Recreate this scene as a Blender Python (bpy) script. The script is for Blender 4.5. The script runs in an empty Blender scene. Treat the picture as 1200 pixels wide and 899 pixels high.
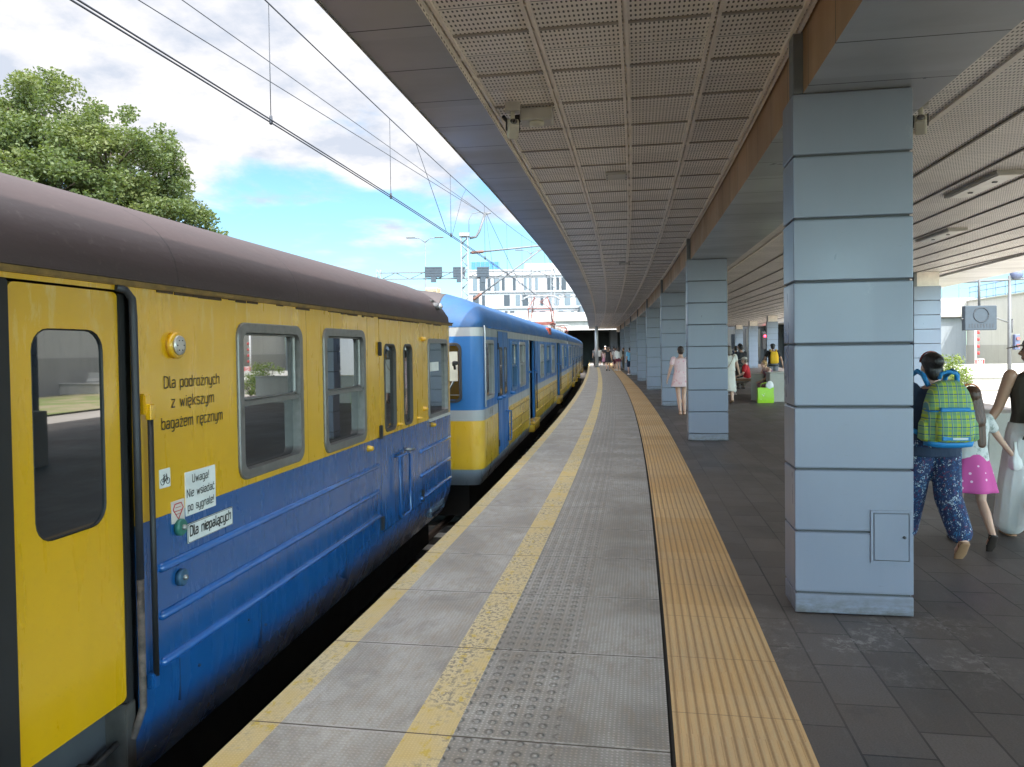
import bpy, bmesh, math, random
from mathutils import Matrix, Vector
import numpy as np
R=math.radians; PI=math.pi
SC=bpy.context.scene; COL=SC.collection

# ---------------------------------------------------------------- camera
F_PX,PITCH,ROLL,HOR=890.0,.022,.0135,409.5
cd=bpy.data.cameras.new('camera'); cam=bpy.data.objects.new('camera',cd); COL.objects.link(cam)
SC.camera=cam
cd.sensor_fit='HORIZONTAL'; cd.sensor_width=36; cd.lens=36*F_PX/1200
cd.clip_start=.05; cd.clip_end=3000
f=Vector((0,math.cos(PITCH),-math.sin(PITCH))); r0=Vector((1,0,0)); u0=r0.cross(f)
rr=math.cos(ROLL)*r0-math.sin(ROLL)*u0; uu=math.sin(ROLL)*r0+math.cos(ROLL)*u0
cam.matrix_world=Matrix(((rr.x,uu.x,-f.x,0),(rr.y,uu.y,-f.y,0),(rr.z,uu.z,-f.z,1.6),(0,0,0,1)))
cy=HOR+F_PX*math.tan(PITCH)
cd.shift_y=-(449.5-cy)/1200

# ---------------------------------------------------------------- world, sun, exposure
SUN_AZ=Vector((.42,-.91,0)).normalized(); SUN_EL=R(50)
W=bpy.data.worlds.new('World'); SC.world=W; W.use_nodes=True
nt=W.node_tree; nt.nodes.clear()
def wn(t,**k):
    n=nt.nodes.new(t)
    for a,b in k.items(): setattr(n,a,b)
    return n
out=wn('ShaderNodeOutputWorld'); bg=wn('ShaderNodeBackground'); bg.inputs['Strength'].default_value=.10
sky=wn('ShaderNodeTexSky',sky_type='NISHITA'); sky.sun_disc=False; sky.sun_elevation=SUN_EL
sky.sun_rotation=math.atan2(SUN_AZ.x,SUN_AZ.y); sky.air_density=1.0; sky.dust_density=.6; sky.ozone_density=1.4
tc=wn('ShaderNodeTexCoord'); sep=wn('ShaderNodeSeparateXYZ'); nt.links.new(tc.outputs['Generated'],sep.inputs[0])
def wm(op,a,b=None,c=None):
    n=wn('ShaderNodeMath',operation=op)
    for i,v in enumerate((a,b,c)):
        if v is None: continue
        if isinstance(v,(int,float)): n.inputs[i].default_value=v
        else: nt.links.new(v,n.inputs[i])
    return n.outputs[0]
zz=wm('MAXIMUM',sep.outputs[2],.0); den=wm('ADD',zz,.22)
cx=wm('DIVIDE',sep.outputs[0],den); cyy=wm('DIVIDE',sep.outputs[1],den)
cmb=wn('ShaderNodeCombineXYZ'); nt.links.new(cx,cmb.inputs[0]); nt.links.new(cyy,cmb.inputs[1])
n1=wn('ShaderNodeTexNoise'); n1.inputs['Scale'].default_value=1.9; n1.inputs['Detail'].default_value=9; n1.inputs['Roughness'].default_value=.56; n1.inputs['Distortion'].default_value=.25
nt.links.new(cmb.outputs[0],n1.inputs['Vector'])
n2=wn('ShaderNodeTexNoise'); n2.inputs['Scale'].default_value=3.6; n2.inputs['Detail'].default_value=7; n2.inputs['Roughness'].default_value=.6
nt.links.new(cmb.outputs[0],n2.inputs['Vector'])
# more cloud high up, clear towards the horizon
lift=wn('ShaderNodeMapRange'); lift.inputs[1].default_value=.10; lift.inputs[2].default_value=.32; lift.inputs[3].default_value=-.07; lift.inputs[4].default_value=.22
nt.links.new(sep.outputs[2],lift.inputs[0])
m=wm('ADD',n1.outputs['Fac'],lift.outputs[0])
mask=wn('ShaderNodeMapRange',interpolation_type='SMOOTHSTEP'); mask.inputs[1].default_value=.47; mask.inputs[2].default_value=.64
nt.links.new(m,mask.inputs[0])
ccol=wn('ShaderNodeMix',data_type='RGBA'); ccol.inputs['A'].default_value=(2.35,2.55,2.95,1); ccol.inputs['B'].default_value=(3.9,3.78,3.75,1)
cr=wn('ShaderNodeMapRange'); cr.inputs[1].default_value=.38; cr.inputs[2].default_value=.6; nt.links.new(n2.outputs['Fac'],cr.inputs[0]); nt.links.new(cr.outputs[0],ccol.inputs['Factor'])
skyc=wn('ShaderNodeMix',data_type='RGBA',blend_type='MULTIPLY'); skyc.inputs['Factor'].default_value=1; skyc.inputs['B'].default_value=(.52,.72,.80,1)
nt.links.new(sky.outputs[0],skyc.inputs['A'])
mx=wn('ShaderNodeMix',data_type='RGBA'); nt.links.new(mask.outputs[0],mx.inputs['Factor']); nt.links.new(skyc.outputs['Result'],mx.inputs['A']); nt.links.new(ccol.outputs['Result'],mx.inputs['B'])
# clouds and air boosted towards the sun behind the camera, added to light the platform
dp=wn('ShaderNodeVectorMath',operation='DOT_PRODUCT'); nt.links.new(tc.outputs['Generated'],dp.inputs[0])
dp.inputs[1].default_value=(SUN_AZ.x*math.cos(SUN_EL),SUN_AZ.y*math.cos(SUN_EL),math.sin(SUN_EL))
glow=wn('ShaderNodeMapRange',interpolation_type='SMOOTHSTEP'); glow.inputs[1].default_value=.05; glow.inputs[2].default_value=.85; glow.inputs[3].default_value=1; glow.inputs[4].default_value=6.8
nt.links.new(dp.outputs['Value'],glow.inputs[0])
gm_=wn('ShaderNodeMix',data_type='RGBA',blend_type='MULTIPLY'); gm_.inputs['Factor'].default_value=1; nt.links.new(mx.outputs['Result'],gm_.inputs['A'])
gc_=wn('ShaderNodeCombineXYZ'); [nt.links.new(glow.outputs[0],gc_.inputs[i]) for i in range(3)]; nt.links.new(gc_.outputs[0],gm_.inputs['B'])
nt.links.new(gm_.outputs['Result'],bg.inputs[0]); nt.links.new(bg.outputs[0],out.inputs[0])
sd=bpy.data.lights.new('sun','SUN'); sd.energy=2.1; sd.angle=R(.6); sd.color=(1,.95,.87)
so=bpy.data.objects.new('sun',sd); COL.objects.link(so)
tosun=Vector((SUN_AZ.x*math.cos(SUN_EL),SUN_AZ.y*math.cos(SUN_EL),math.sin(SUN_EL)))
so.rotation_euler=tosun.to_track_quat('Z','Y').to_euler(); so.location=(0,-20,40)
vs=SC.view_settings; vs.view_transform='Standard'; vs.look='None'; vs.gamma=1; vs.exposure=1.62; vs.use_curve_mapping=False
SC.render.engine='CYCLES'; cyc=SC.cycles; cyc.max_bounces=9; cyc.diffuse_bounces=5; cyc.glossy_bounces=4; cyc.transmission_bounces=4; cyc.transparent_max_bounces=8
cyc.use_denoising=True; cyc.caustics_reflective=False; cyc.caustics_refractive=False; cyc.sample_clamp_indirect=6

# ---------------------------------------------------------------- materials
MATS={}
class NT:
    def __init__(s,name,**kw):
        m=bpy.data.materials.new(name); m.use_nodes=True; s.m=m; s.t=m.node_tree; s.t.nodes.clear()
        s.o=s.n('ShaderNodeOutputMaterial'); s.b=s.n('ShaderNodeBsdfPrincipled'); s.l(s.b.outputs[0],s.o.inputs[0])
    def n(s,t,**k):
        n=s.t.nodes.new(t)
        for a,b in k.items(): setattr(n,a,b)
        return n
    def l(s,a,b): s.t.links.new(a,b)
    def put(s,sock,v):
        if isinstance(v,(int,float,tuple)): sock.default_value=v if not(isinstance(v,tuple) and len(v)==3 and sock.type=='RGBA') else (*v,1)
        else: s.l(v,sock)
    def set(s,**k):
        for a,v in k.items(): s.put(s.b.inputs[a.replace('_',' ')],v)
        return s
    def math(s,op,a,b=None,c=None,clamp=False):
        n=s.n('ShaderNodeMath',operation=op); n.use_clamp=clamp
        for i,v in enumerate((a,b,c)):
            if v is not None: s.put(n.inputs[i],v)
        return n.outputs[0]
    def coord(s,which='Object'):
        return s.n('ShaderNodeTexCoord').outputs[which]
    def scale(s,v,sc,loc=(0,0,0)):
        n=s.n('ShaderNodeMapping'); s.l(v,n.inputs[0]); n.inputs['Scale'].default_value=sc; n.inputs['Location'].default_value=loc; return n.outputs[0]
    def noise(s,v=None,scale=5,detail=4,rough=.55,dist=0):
        n=s.n('ShaderNodeTexNoise'); n.inputs['Scale'].default_value=scale; n.inputs['Detail'].default_value=detail; n.inputs['Roughness'].default_value=rough; n.inputs['Distortion'].default_value=dist
        if v is not None: s.l(v,n.inputs['Vector'])
        return n.outputs['Fac']
    def ramp(s,v,a,b,lo=0.,hi=1.,smooth=False):
        n=s.n('ShaderNodeMapRange'); 
        if smooth: n.interpolation_type='SMOOTHSTEP'
        s.put(n.inputs[0],v); n.inputs[1].default_value=a; n.inputs[2].default_value=b; n.inputs[3].default_value=lo; n.inputs[4].default_value=hi
        return n.outputs[0]
    def mix(s,fac,a,b,mode='MIX'):
        n=s.n('ShaderNodeMix',data_type='RGBA',blend_type=mode); s.put(n.inputs['Factor'],fac); s.put(n.inputs['A'],a); s.put(n.inputs['B'],b); return n.outputs['Result']
    def xyz(s,v):
        n=s.n('ShaderNodeSeparateXYZ'); s.l(v,n.inputs[0]); return n.outputs
    def bump(s,h,strength=.3,dist=.01,normal=None):
        n=s.n('ShaderNodeBump'); n.inputs['Strength'].default_value=strength; n.inputs['Distance'].default_value=dist; s.l(h,n.inputs['Height'])
        if normal is not None: s.l(normal,n.inputs['Normal'])
        return n.outputs[0]
def mat(name,col,rough=.5,metal=0,var=.12,vs_=6,bump=0,bs=30,coat=0,spec=.5,stretch=(1,1,1)):
    """plain surface with mottled colour and roughness"""
    if name in MATS: return MATS[name]
    m=NT(name); c=m.scale(m.coord(),stretch)
    n=m.noise(c,vs_,5,.6); f=m.ramp(n,.3,.7)
    lo=tuple(x*(1-var) for x in col); hi=tuple(min(1,x*(1+var)) for x in col)
    m.set(Base_Color=m.mix(f,lo,hi),Roughness=m.ramp(n,.3,.7,rough*.88,min(1,rough*1.12)),Metallic=metal,Coat_Weight=coat,Specular_IOR_Level=spec)
    if bump: m.set(Normal=m.bump(m.noise(c,bs,3),bump,.01))
    MATS[name]=m.m; return m.m
def emis(name,col,st):
    m=NT(name); m.set(Base_Color=col,Emission_Color=(*col,1),Emission_Strength=st); MATS[name]=m.m; return m.m

# ---------------------------------------------------------------- mesh helpers
def M4(loc=(0,0,0),rz=0): return Matrix.Translation(loc)@Matrix.Rotation(rz,4,'Z')
XF={}
class MB:
    def __init__(s): s.b=bmesh.new(); s.uv=None
    def face(s,pts,mi=0,uvs=None):
        vs=[s.b.verts.new(p) for p in pts]
        try: fc=s.b.faces.new(vs)
        except ValueError: return None
        fc.material_index=mi
        if uvs:
            if s.uv is None: s.uv=s.b.loops.layers.uv.new('UVMap')
            for l,u in zip(fc.loops,uvs): l[s.uv].uv=u
        return fc
    def box(s,c,d,rz=0,bev=0,mi=0,rot=None):
        mt=Matrix.Translation(c)@(rot.to_4x4() if rot is not None else Matrix.Rotation(rz,4,'Z'))
        hx,hy,hz=d[0]/2,d[1]/2,d[2]/2
        vs=[s.b.verts.new(mt@Vector((x,y,z))) for x in(-hx,hx) for y in(-hy,hy) for z in(-hz,hz)]
        fs=[s.b.faces.new([vs[i] for i in q]) for q in((0,1,3,2),(4,6,7,5),(0,4,5,1),(2,3,7,6),(0,2,6,4),(1,5,7,3))]
        for q in fs: q.material_index=mi
        if bev>0:
            es=list({e for q in fs for e in q.edges})
            r=bmesh.ops.bevel(s.b,geom=es,offset=bev,segments=2,affect='EDGES',profile=.5)
            for q in r['faces']: q.material_index=mi
        return s
    def ring_loft(s,rings,cap=True,closed=True,mi=0,mis=None):
        vr=[[s.b.verts.new(p) for p in r] for r in rings]
        n=len(vr[0])
        for a,b in zip(vr,vr[1:]):
            for i in range(n if closed else n-1):
                j=(i+1)%n
                try: q=s.b.faces.new((a[i],a[j],b[j],b[i])); q.material_index=mis[i] if mis else mi; q.smooth=True
                except ValueError: pass
        if cap and closed:
            for r,fl in((vr[0],True),(vr[-1],False)):
                try: q=s.b.faces.new(r[::-1] if fl else r); q.material_index=mi
                except ValueError: pass
        return s
    def tube(s,pts,r,n=8,cap=True,mi=0):
        pts=[Vector(p) for p in pts]; rs=r if isinstance(r,(list,tuple)) else [r]*len(pts)
        rings=[]; up=None
        for i,p in enumerate(pts):
            a=pts[max(0,i-1)]; b=pts[min(len(pts)-1,i+1)]; d=(b-a)
            if d.length<1e-9: d=Vector((0,0,1))
            d.normalize()
            if up is None: up=Vector((0,0,1)) if abs(d.z)<.9 else Vector((1,0,0))
            x=d.cross(up); 
            if x.length<1e-6: x=d.orthogonal()
            x.normalize(); y=x.cross(d).normalized(); up=y
            rings.append([p+(x*math.cos(2*PI*k/n)+y*math.sin(2*PI*k/n))*rs[i] for k in range(n)])
        return s.ring_loft(rings,cap,mi=mi)
    def caps(s,p,q,r1,r2,n=12,flat=(1,1),xdir=None,mi=0):
        """tapered capsule with round ends; flat = squash of the section's two axes"""
        p=Vector(p); q=Vector(q); d=q-p; L=d.length
        if L<1e-6: d=Vector((0,0,1))
        d=d.normalized(); x=Vector(xdir) if xdir else Vector((1,0,0))
        x=x-d*x.dot(d)
        if x.length<.1: x=Vector((0,1,0))-d*d.y
        x.normalize(); y=d.cross(x).normalized()
        rings=[]
        for k in range(5):
            a=PI/2*(1-k/4+.001*(k==0)); a=min(a,PI/2*.96); rings.append((p-d*r1*math.sin(a),r1*math.cos(a)))
        for k in range(5):
            a=min(PI/2*k/4,PI/2*.96); rings.append((q+d*r2*math.sin(a),r2*math.cos(a)))
        return s.ring_loft([[c+(x*math.cos(2*PI*i/n)*flat[0]+y*math.sin(2*PI*i/n)*flat[1])*r for i in range(n)] for c,r in rings],mi=mi)
    def ell(s,c,r,n=14,m=8,mi=0,rot=None):
        c=Vector(c); rings=[]
        for j in range(m+1):
            a=-PI/2+PI*(j if 0<j<m else (.08 if j==0 else m-.08))/m
            rg=[]
            for i in range(n):
                v=Vector((r[0]*math.cos(a)*math.cos(2*PI*i/n),r[1]*math.cos(a)*math.sin(2*PI*i/n),r[2]*math.sin(a)))
                if rot is not None: v=rot@v
                rg.append(c+v)
            rings.append(rg)
        return s.ring_loft(rings,mi=mi)
    def prism(s,poly,z0,z1,mi=0):
        a=[s.b.verts.new((x,y,z0)) for x,y in poly]; b=[s.b.verts.new((x,y,z1)) for x,y in poly]; n=len(poly)
        for i in range(n): s.b.faces.new((a[i],a[(i+1)%n],b[(i+1)%n],b[i])).material_index=mi
        s.b.faces.new(a[::-1]).material_index=mi; s.b.faces.new(b).material_index=mi
        return s
    def xf(s,mt): bmesh.ops.transform(s.b,matrix=mt,verts=s.b.verts); return s
    def build(s,name,m,parent=None,world=False,smooth=None,fix=True):
        if fix: bmesh.ops.recalc_face_normals(s.b,faces=s.b.faces)
        me=bpy.data.meshes.new(name)
        if world and parent is not None: s.xf(XF[parent.name].inverted())
        s.b.to_mesh(me); s.b.free()
        for x in (m if isinstance(m,(list,tuple)) else [m]): me.materials.append(x)
        if smooth is not None:
            for p in me.polygons: p.use_smooth=smooth
        o=bpy.data.objects.new(name,me); COL.objects.link(o)
        if parent is not None: o.parent=parent; XF[o.name]=XF[parent.name]
        else: XF[o.name]=Matrix.Identity(4)
        return o
def tag(o,label=None,cat=None,group=None,kind=None):
    if label: o['label']=label
    if cat: o['category']=cat
    if group: o['group']=group
    if kind: o['kind']=kind
    return o
def thing(name,label,cat,loc=(0,0,0),rz=0,group=None):
    o=bpy.data.objects.new(name,None); COL.objects.link(o); o.location=loc; o.rotation_euler=(0,0,rz); o.empty_display_size=.2
    XF[o.name]=M4(loc,rz); return tag(o,label,cat,group)
def struct(o): o['kind']='structure'; return o
def smooth_sharp(o,ang=35):
    for p in o.data.polygons: p.use_smooth=True
    o.data.set_sharp_from_angle(angle=R(ang)); return o
def copy_tree(root,loc,rz,label):
    r=root.copy(); COL.objects.link(r); r.location=loc; r.rotation_euler=(0,0,rz); r['label']=label
    for ch in list(root.children):
        c=ch.copy(); COL.objects.link(c); c.parent=r
        for g in ch.children:
            d=g.copy(); COL.objects.link(d); d.parent=c
    XF[r.name]=M4(loc,rz); return r
def text_mesh(body,size,sx=1.0,bold=0.0,align='CENTER'):
    """flat letters in the XY plane as a temporary mesh"""
    cu=bpy.data.curves.new('t','FONT'); cu.body=body; cu.size=size; cu.align_x=align; cu.align_y='CENTER'; cu.offset=bold; cu.extrude=.0008; cu.resolution_u=3
    ob=bpy.data.objects.new('t',cu); COL.objects.link(ob)
    dg=bpy.context.evaluated_depsgraph_get(); me=bpy.data.meshes.new_from_object(ob.evaluated_get(dg))
    bpy.data.objects.remove(ob); me.transform(Matrix.Diagonal((sx,1,1,1))); return me

# ---------------------------------------------------------------- the platform's curve
def ex(y):
    if y<-8: return ex(-8)+(y+8)*th_(-8)
    return -1.74+.1*y+1.87*(1-math.exp(-y/22))
def th_(y): return .1+.085*math.exp(-max(y,-8)/22)
def P(y,o,z=0.):
    t=math.atan(th_(y)); return Vector((ex(y)+o*math.cos(t),y-o*math.sin(t),z))
def olim(y,xr):
    """offset at which the normal at y meets the line x=xr(y)"""
    lo,hi=0,45
    for _ in range(40):
        m_=(lo+hi)/2; p=P(y,m_)
        if p.x<xr(p.y): lo=m_
        else: hi=m_
    return lo
def ygrid(a,b,st): 
    n=max(1,int(round((b-a)/st))); return [a+(b-a)*i/n for i in range(n+1)]
def strip(mb,o0,o1,z,ys,z1=None,mi=0,flip=False,nx=1):
    g=lambda o,y:o(y) if callable(o) else o
    for a,b in zip(ys,ys[1:]):
        for k in range(nx):
            oa0,oa1=[g(o0,a)+(g(o1,a)-g(o0,a))*q/nx for q in(k,k+1)]; ob0,ob1=[g(o0,b)+(g(o1,b)-g(o0,b))*q/nx for q in(k,k+1)]
            zz1=z if z1 is None else z1
            mb.face([P(a,oa0,z),P(a,oa1,zz1),P(b,ob1,zz1),P(b,ob0,z)],mi,[(a,oa0),(a,oa1),(b,ob1),(b,ob0)])
def wallstrip(mb,o,z0,z1,ys,mi=0):
    for a,b in zip(ys,ys[1:]): mb.face([P(a,o,z0),P(b,o,z0),P(b,o,z1),P(a,o,z1)],mi,[(a,z0),(b,z0),(b,z1),(a,z1)])
YS=ygrid(-22,40,.62)+ygrid(40,104,2)[1:]
YC=ygrid(-8.36,40,.62)+ygrid(40,71,1.24)[1:]
XRP=lambda y:12.3+.2*(y-18.8)      # far edge of the platform
XRI=lambda y:11.25+.21*(y-18.8)    # where the slatted ceiling ends
XRO=lambda y:12.75+.2*(y-18.8)     # outer edge of the canopy
YL=YS; ORP={y:olim(y,XRP) for y in set(YS+YC)}; ORI={y:olim(y,XRI) for y in set(YC)}; ORO={y:olim(y,XRO) for y in set(YC)}

# --- floor materials (UV = metres along, metres across)
def uvmat(name):
    m=NT(name); x=m.xyz(m.coord('UV')); return m,x[0],x[1]
def line(m,v,period,width,off=0):
    """1 on a joint line every period"""
    fr=m.math('FRACT',m.math('DIVIDE',m.math('ADD',v,off+1000*period),period))
    d=m.math('ABSOLUTE',m.math('SUBTRACT',fr,.5)); return m.math('GREATER_THAN',d,.5-width/period/2)
def grey_panel(name,kind):
    m,s,o=uvmat(name); uv=m.coord('UV')
    seam=line(m,s,.905,.010,.35)
    big=m.noise(m.scale(uv,(1,1,1)),1.6,6,.62,.6); med=m.noise(m.scale(uv,(3,9,1)),2,5,.6); 
    fine=m.noise(uv,90,3,.6)
    base=m.mix(m.ramp(big,.35,.68),(.30,.272,.235),(.58,.565,.53))
    base=m.mix(m.ramp(med,.45,.72,0,.7),base,(.36,.285,.20)); base=m.mix(m.ramp(m.noise(m.scale(uv,(2.2,2.6,1),(5,3,0)),1.3,6,.7,1.2),.52,.66,0,.5),base,(.22,.20,.18))
    base=m.mix(m.ramp(fine,.35,.7,0,.35),base,(.18,.18,.17))
    # chequer tread
    a=m.math('SINE',m.math('MULTIPLY',m.math('ADD',s,o),2*PI/.040)); b=m.math('SINE',m.math('MULTIPLY',m.math('SUBTRACT',s,o),2*PI/.040))
    tread=m.ramp(m.math('MULTIPLY',a,b),.25,.8)
    h=m.math('MULTIPLY',tread,.35)
    if kind=='dome':
        fx=m.math('SUBTRACT',m.math('FRACT',m.math('DIVIDE',m.math('ADD',s,90),.078)),.5)
        fy=m.math('SUBTRACT',m.math('FRACT',m.math('DIVIDE',m.math('ADD',o,.0),.072)),.5)
        rad=m.math('SQRT',m.math('ADD',m.math('MULTIPLY',fx,fx),m.math('MULTIPLY',fy,fy)))
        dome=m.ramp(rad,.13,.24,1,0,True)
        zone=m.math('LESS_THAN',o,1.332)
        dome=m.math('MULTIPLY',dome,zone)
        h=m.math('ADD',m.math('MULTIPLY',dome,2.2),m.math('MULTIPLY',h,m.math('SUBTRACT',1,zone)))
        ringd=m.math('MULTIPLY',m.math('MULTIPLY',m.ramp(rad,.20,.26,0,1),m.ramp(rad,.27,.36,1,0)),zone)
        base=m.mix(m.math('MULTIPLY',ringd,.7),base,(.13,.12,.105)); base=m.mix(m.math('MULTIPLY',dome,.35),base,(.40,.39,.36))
        pale=m.math('MULTIPLY',m.ramp(m.math('ABSOLUTE',m.math('SUBTRACT',m.math('FRACT',m.math('DIVIDE',m.math('ADD',s,90.35),.905)),.5)),.30,.5),m.ramp(o,1.2,1.7))
        base=m.mix(m.math('MULTIPLY',pale,m.ramp(med,.3,.7,.1,.6)),base,(.52,.52,.51))
    else:
        base=m.mix(m.math('MULTIPLY',tread,m.ramp(med,.35,.65,.05,.28)),base,(.5,.49,.46))
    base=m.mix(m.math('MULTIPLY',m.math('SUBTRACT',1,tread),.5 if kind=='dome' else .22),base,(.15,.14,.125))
    base=m.mix(seam,base,(.07,.055,.04))
    rim=line(m,s,.905,.034,.35); base=m.mix(m.math('MULTIPLY',m.math('SUBTRACT',rim,seam),m.ramp(med,.4,.6,0,.5)),base,(.55,.54,.52))
    h=m.math('SUBTRACT',h,m.math('MULTIPLY',seam,2))
    m.set(Base_Color=base,Roughness=m.ramp(big,.3,.7,.5,.78),Normal=m.bump(h,.8,.009)); return m.m
def yellow_paint(name,worn):
    m,s,o=uvmat(name); uv=m.coord('UV')
    big=m.noise(uv,2.2,6,.65); fine=m.noise(uv,38,6,.7); fine2=m.noise(m.scale(uv,(1,1.4,1)),11,5,.7)
    c=m.mix(m.ramp(big,.35,.65),(.62,.47,.20),(.66,.57,.36)) 
    c=m.mix(m.ramp(fine2,.56,.62,0,.85),c,(.60,.43,.05))
    chip=m.math('MULTIPLY',m.ramp(fine,.50,.56),m.ramp(big,.42,.58)); c=m.mix(m.math('MULTIPLY',chip,worn),c,(.22,.20,.17))
    a=m.math('SINE',m.math('MULTIPLY',m.math('ADD',s,o),2*PI/.030)); b=m.math('SINE',m.math('MULTIPLY',m.math('SUBTRACT',s,o),2*PI/.030))
    tread=m.ramp(m.math('MULTIPLY',a,b),.25,.8); c=m.mix(m.math('MULTIPLY',m.math('SUBTRACT',1,tread),.22),c,(.30,.20,.06))
    seam=line(m,s,.905,.009,.35); c=m.mix(seam,c,(.10,.07,.04))
    m.set(Base_Color=c,Roughness=.6,Normal=m.bump(m.math('SUBTRACT',m.math('MULTIPLY',tread,.35),seam),.5,.004)); return m.m
def ribbed():
    m,s,o=uvmat('ribbed_tactile'); uv=m.coord('UV')
    fr=m.math('FRACT',m.math('DIVIDE',m.math('ADD',o,.0),.0445)); d=m.math('ABSOLUTE',m.math('SUBTRACT',fr,.5))
    rib=m.ramp(d,.16,.30,1,0,True); groove=m.ramp(d,.30,.45,0,1)
    tile=m.n('ShaderNodeTexWhiteNoise',noise_dimensions='1D'); m.l(m.math('FLOOR',m.math('DIVIDE',m.math('ADD',s,100),.60)),tile.inputs['W'])
    big=m.noise(m.scale(uv,(1,2,1)),1.7,6,.6); fine=m.noise(uv,120,4,.7)
    c=m.mix(m.ramp(tile.outputs[0],0,1),(.50,.30,.115),(.60,.40,.19)); c=m.mix(m.ramp(big,.42,.7,0,.5),c,(.44,.33,.2))
    c=m.mix(m.math('MULTIPLY',groove,.75),c,(.20,.115,.05)); c=m.mix(m.ramp(fine,.66,.70,0,.8),c,(.10,.07,.05)); c=m.mix(m.ramp(fine,.5,.3,0,.25),c,(.7,.55,.33))
    seam=line(m,s,.60,.005); c=m.mix(m.math('MULTIPLY',seam,.7),c,(.16,.10,.05))
    m.set(Base_Color=c,Roughness=.62,Normal=m.bump(m.math('SUBTRACT',m.math('ADD',rib,m.math('MULTIPLY',fine,.15)),seam),.8,.006)); return m.m
def dark_slabs():
    m,s,o=uvmat('dark_paving_slabs'); uv=m.coord('UV')
    br=m.n('ShaderNodeTexBrick'); m.l(uv,br.inputs['Vector']); br.offset=.5; br.inputs['Scale'].default_value=1
    br.inputs['Brick Width'].default_value=.42; br.inputs['Row Height'].default_value=.28; br.inputs['Mortar Size'].default_value=.0055; br.inputs['Mortar Smooth'].default_value=.2
    br.inputs['Color1'].default_value=(.080,.071,.067,1); br.inputs['Color2'].default_value=(.135,.121,.113,1); br.inputs['Mortar'].default_value=(.012,.012,.012,1)
    big=m.noise(m.scale(uv,(1.0,1.3,1)),.75,6,.62,.4); st=m.noise(m.scale(uv,(2,8,1)),3,6,.7,.5); fine=m.noise(uv,120,3,.7); cl=m.noise(uv,5.5,6,.6)
    c=m.mix(m.ramp(big,.38,.68,0,.6),br.outputs['Color'],(.15,.122,.10)); c=m.mix(m.ramp(st,.52,.72,0,.35),c,(.15,.14,.13))
    c=m.mix(m.ramp(fine,.35,.65,0,.35),c,(.02,.02,.02)); c=m.mix(m.ramp(cl,.6,.72,0,.3),c,(.02,.018,.018))
    salt=m.math('MULTIPLY',m.math('MULTIPLY',m.ramp(m.noise(uv,16,6,.8),.50,.58),m.ramp(m.noise(uv,3.2,3,.5),.45,.6)),m.math('MULTIPLY',m.ramp(m.math('ABSOLUTE',m.math('SUBTRACT',s,4.55)),.0,.65,1,0),m.ramp(m.math('ABSOLUTE',m.math('SUBTRACT',o,2.95)),.3,1.0,1,0)))
    c=m.mix(m.math('MULTIPLY',salt,.8),c,(.30,.29,.27))
    gum=m.n('ShaderNodeTexVoronoi'); gum.inputs['Scale'].default_value=1.9; m.l(uv,gum.inputs['Vector']); c=m.mix(m.ramp(gum.outputs['Distance'],.012,.016,.8,0),c,(.35,.34,.32))
    h=m.math('ADD',m.math('MULTIPLY',br.outputs['Fac'],-1),m.math('MULTIPLY',fine,.25))
    m.set(Base_Color=c,Roughness=m.ramp(big,.3,.7,.42,.66),Normal=m.bump(h,.35,.006)); return m.m
def conc(name,col,var=.18,rough=.85,seam=None):
    m=NT(name); c=m.coord(); big=m.noise(c,.6,6,.65); fine=m.noise(c,14,6,.65); streak=m.noise(m.scale(c,(3,3,.25)),1.5,5,.6)
    b=m.mix(m.ramp(big,.3,.7),tuple(x*(1-var) for x in col),tuple(min(1,x*(1+var)) for x in col)); b=m.mix(m.ramp(streak,.5,.75,0,.35),b,tuple(x*.6 for x in col)); b=m.mix(m.ramp(fine,.4,.7,0,.25),b,tuple(x*.7 for x in col))
    m.set(Base_Color=b,Roughness=rough,Normal=m.bump(fine,.25,.01)); MATS[name]=m.m; return m.m
concrete=conc('concrete',(.36,.35,.32)); conc_pale=conc('pale_concrete',(.42,.41,.385),.08); conc_dark=conc('passage_shade_concrete',(.07,.075,.08),.3)  # the darkest concrete paints the shade inside the passage
gravel=NT('ballast'); gc=gravel.coord(); gv=gravel.n('ShaderNodeTexVoronoi'); gv.inputs['Scale'].default_value=16; gravel.l(gc,gv.inputs['Vector'])
gravel.set(Base_Color=gravel.mix(gravel.ramp(gravel.noise(gc,1.1,5,.6),.3,.7),gravel.mix(gv.outputs['Color'],(.05,.045,.04),(.14,.12,.10)),(.09,.075,.06)),Roughness=.95,Normal=gravel.bump(gv.outputs['Distance'],.8,.05)); gravel=gravel.m

# ---------------------------------------------------------------- ground
def gsheet():
    mb=MB()
    for i in range(-12,12):
        for j in range(-12,24):
            x,y=i*60,j*60; mb.face([(x,y,-1.02),(x+60,y,-1.02),(x+60,y+60,-1.02),(x,y+60,-1.02)])
    return mb
gm=NT('open_ground'); gc=gm.coord(); gm.set(Base_Color=gm.mix(gm.ramp(gm.noise(gc,.09,6,.6),.4,.6),(.10,.085,.06),(.07,.085,.035)),Roughness=.95); 
tag(gsheet().build('ground',gm.m),kind='structure')
mb=MB(); strip(mb,-14,-.02,-.98,YS); tag(mb.build('track_bed',gravel),kind='structure')
steel=mat('rail_steel',(.20,.15,.12),.4,.7); slp=mat('sleeper_concrete',(.25,.24,.22),.9)
mb=MB()
for o in(-1.02,-2.44,-5.6,-7.02):
    for a,b in zip(YS,YS[1:]):
        for q0,q1,z0,z1 in((o-.03,o+.03,-.86,-.80),):
            A=[P(a,q0,z0),P(a,q1,z0),P(a,q1,z1),P(a,q0,z1)]; B=[P(b,q0,z0),P(b,q1,z0),P(b,q1,z1),P(b,q0,z1)]
            mb.ring_loft([A,B],cap=False)
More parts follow.
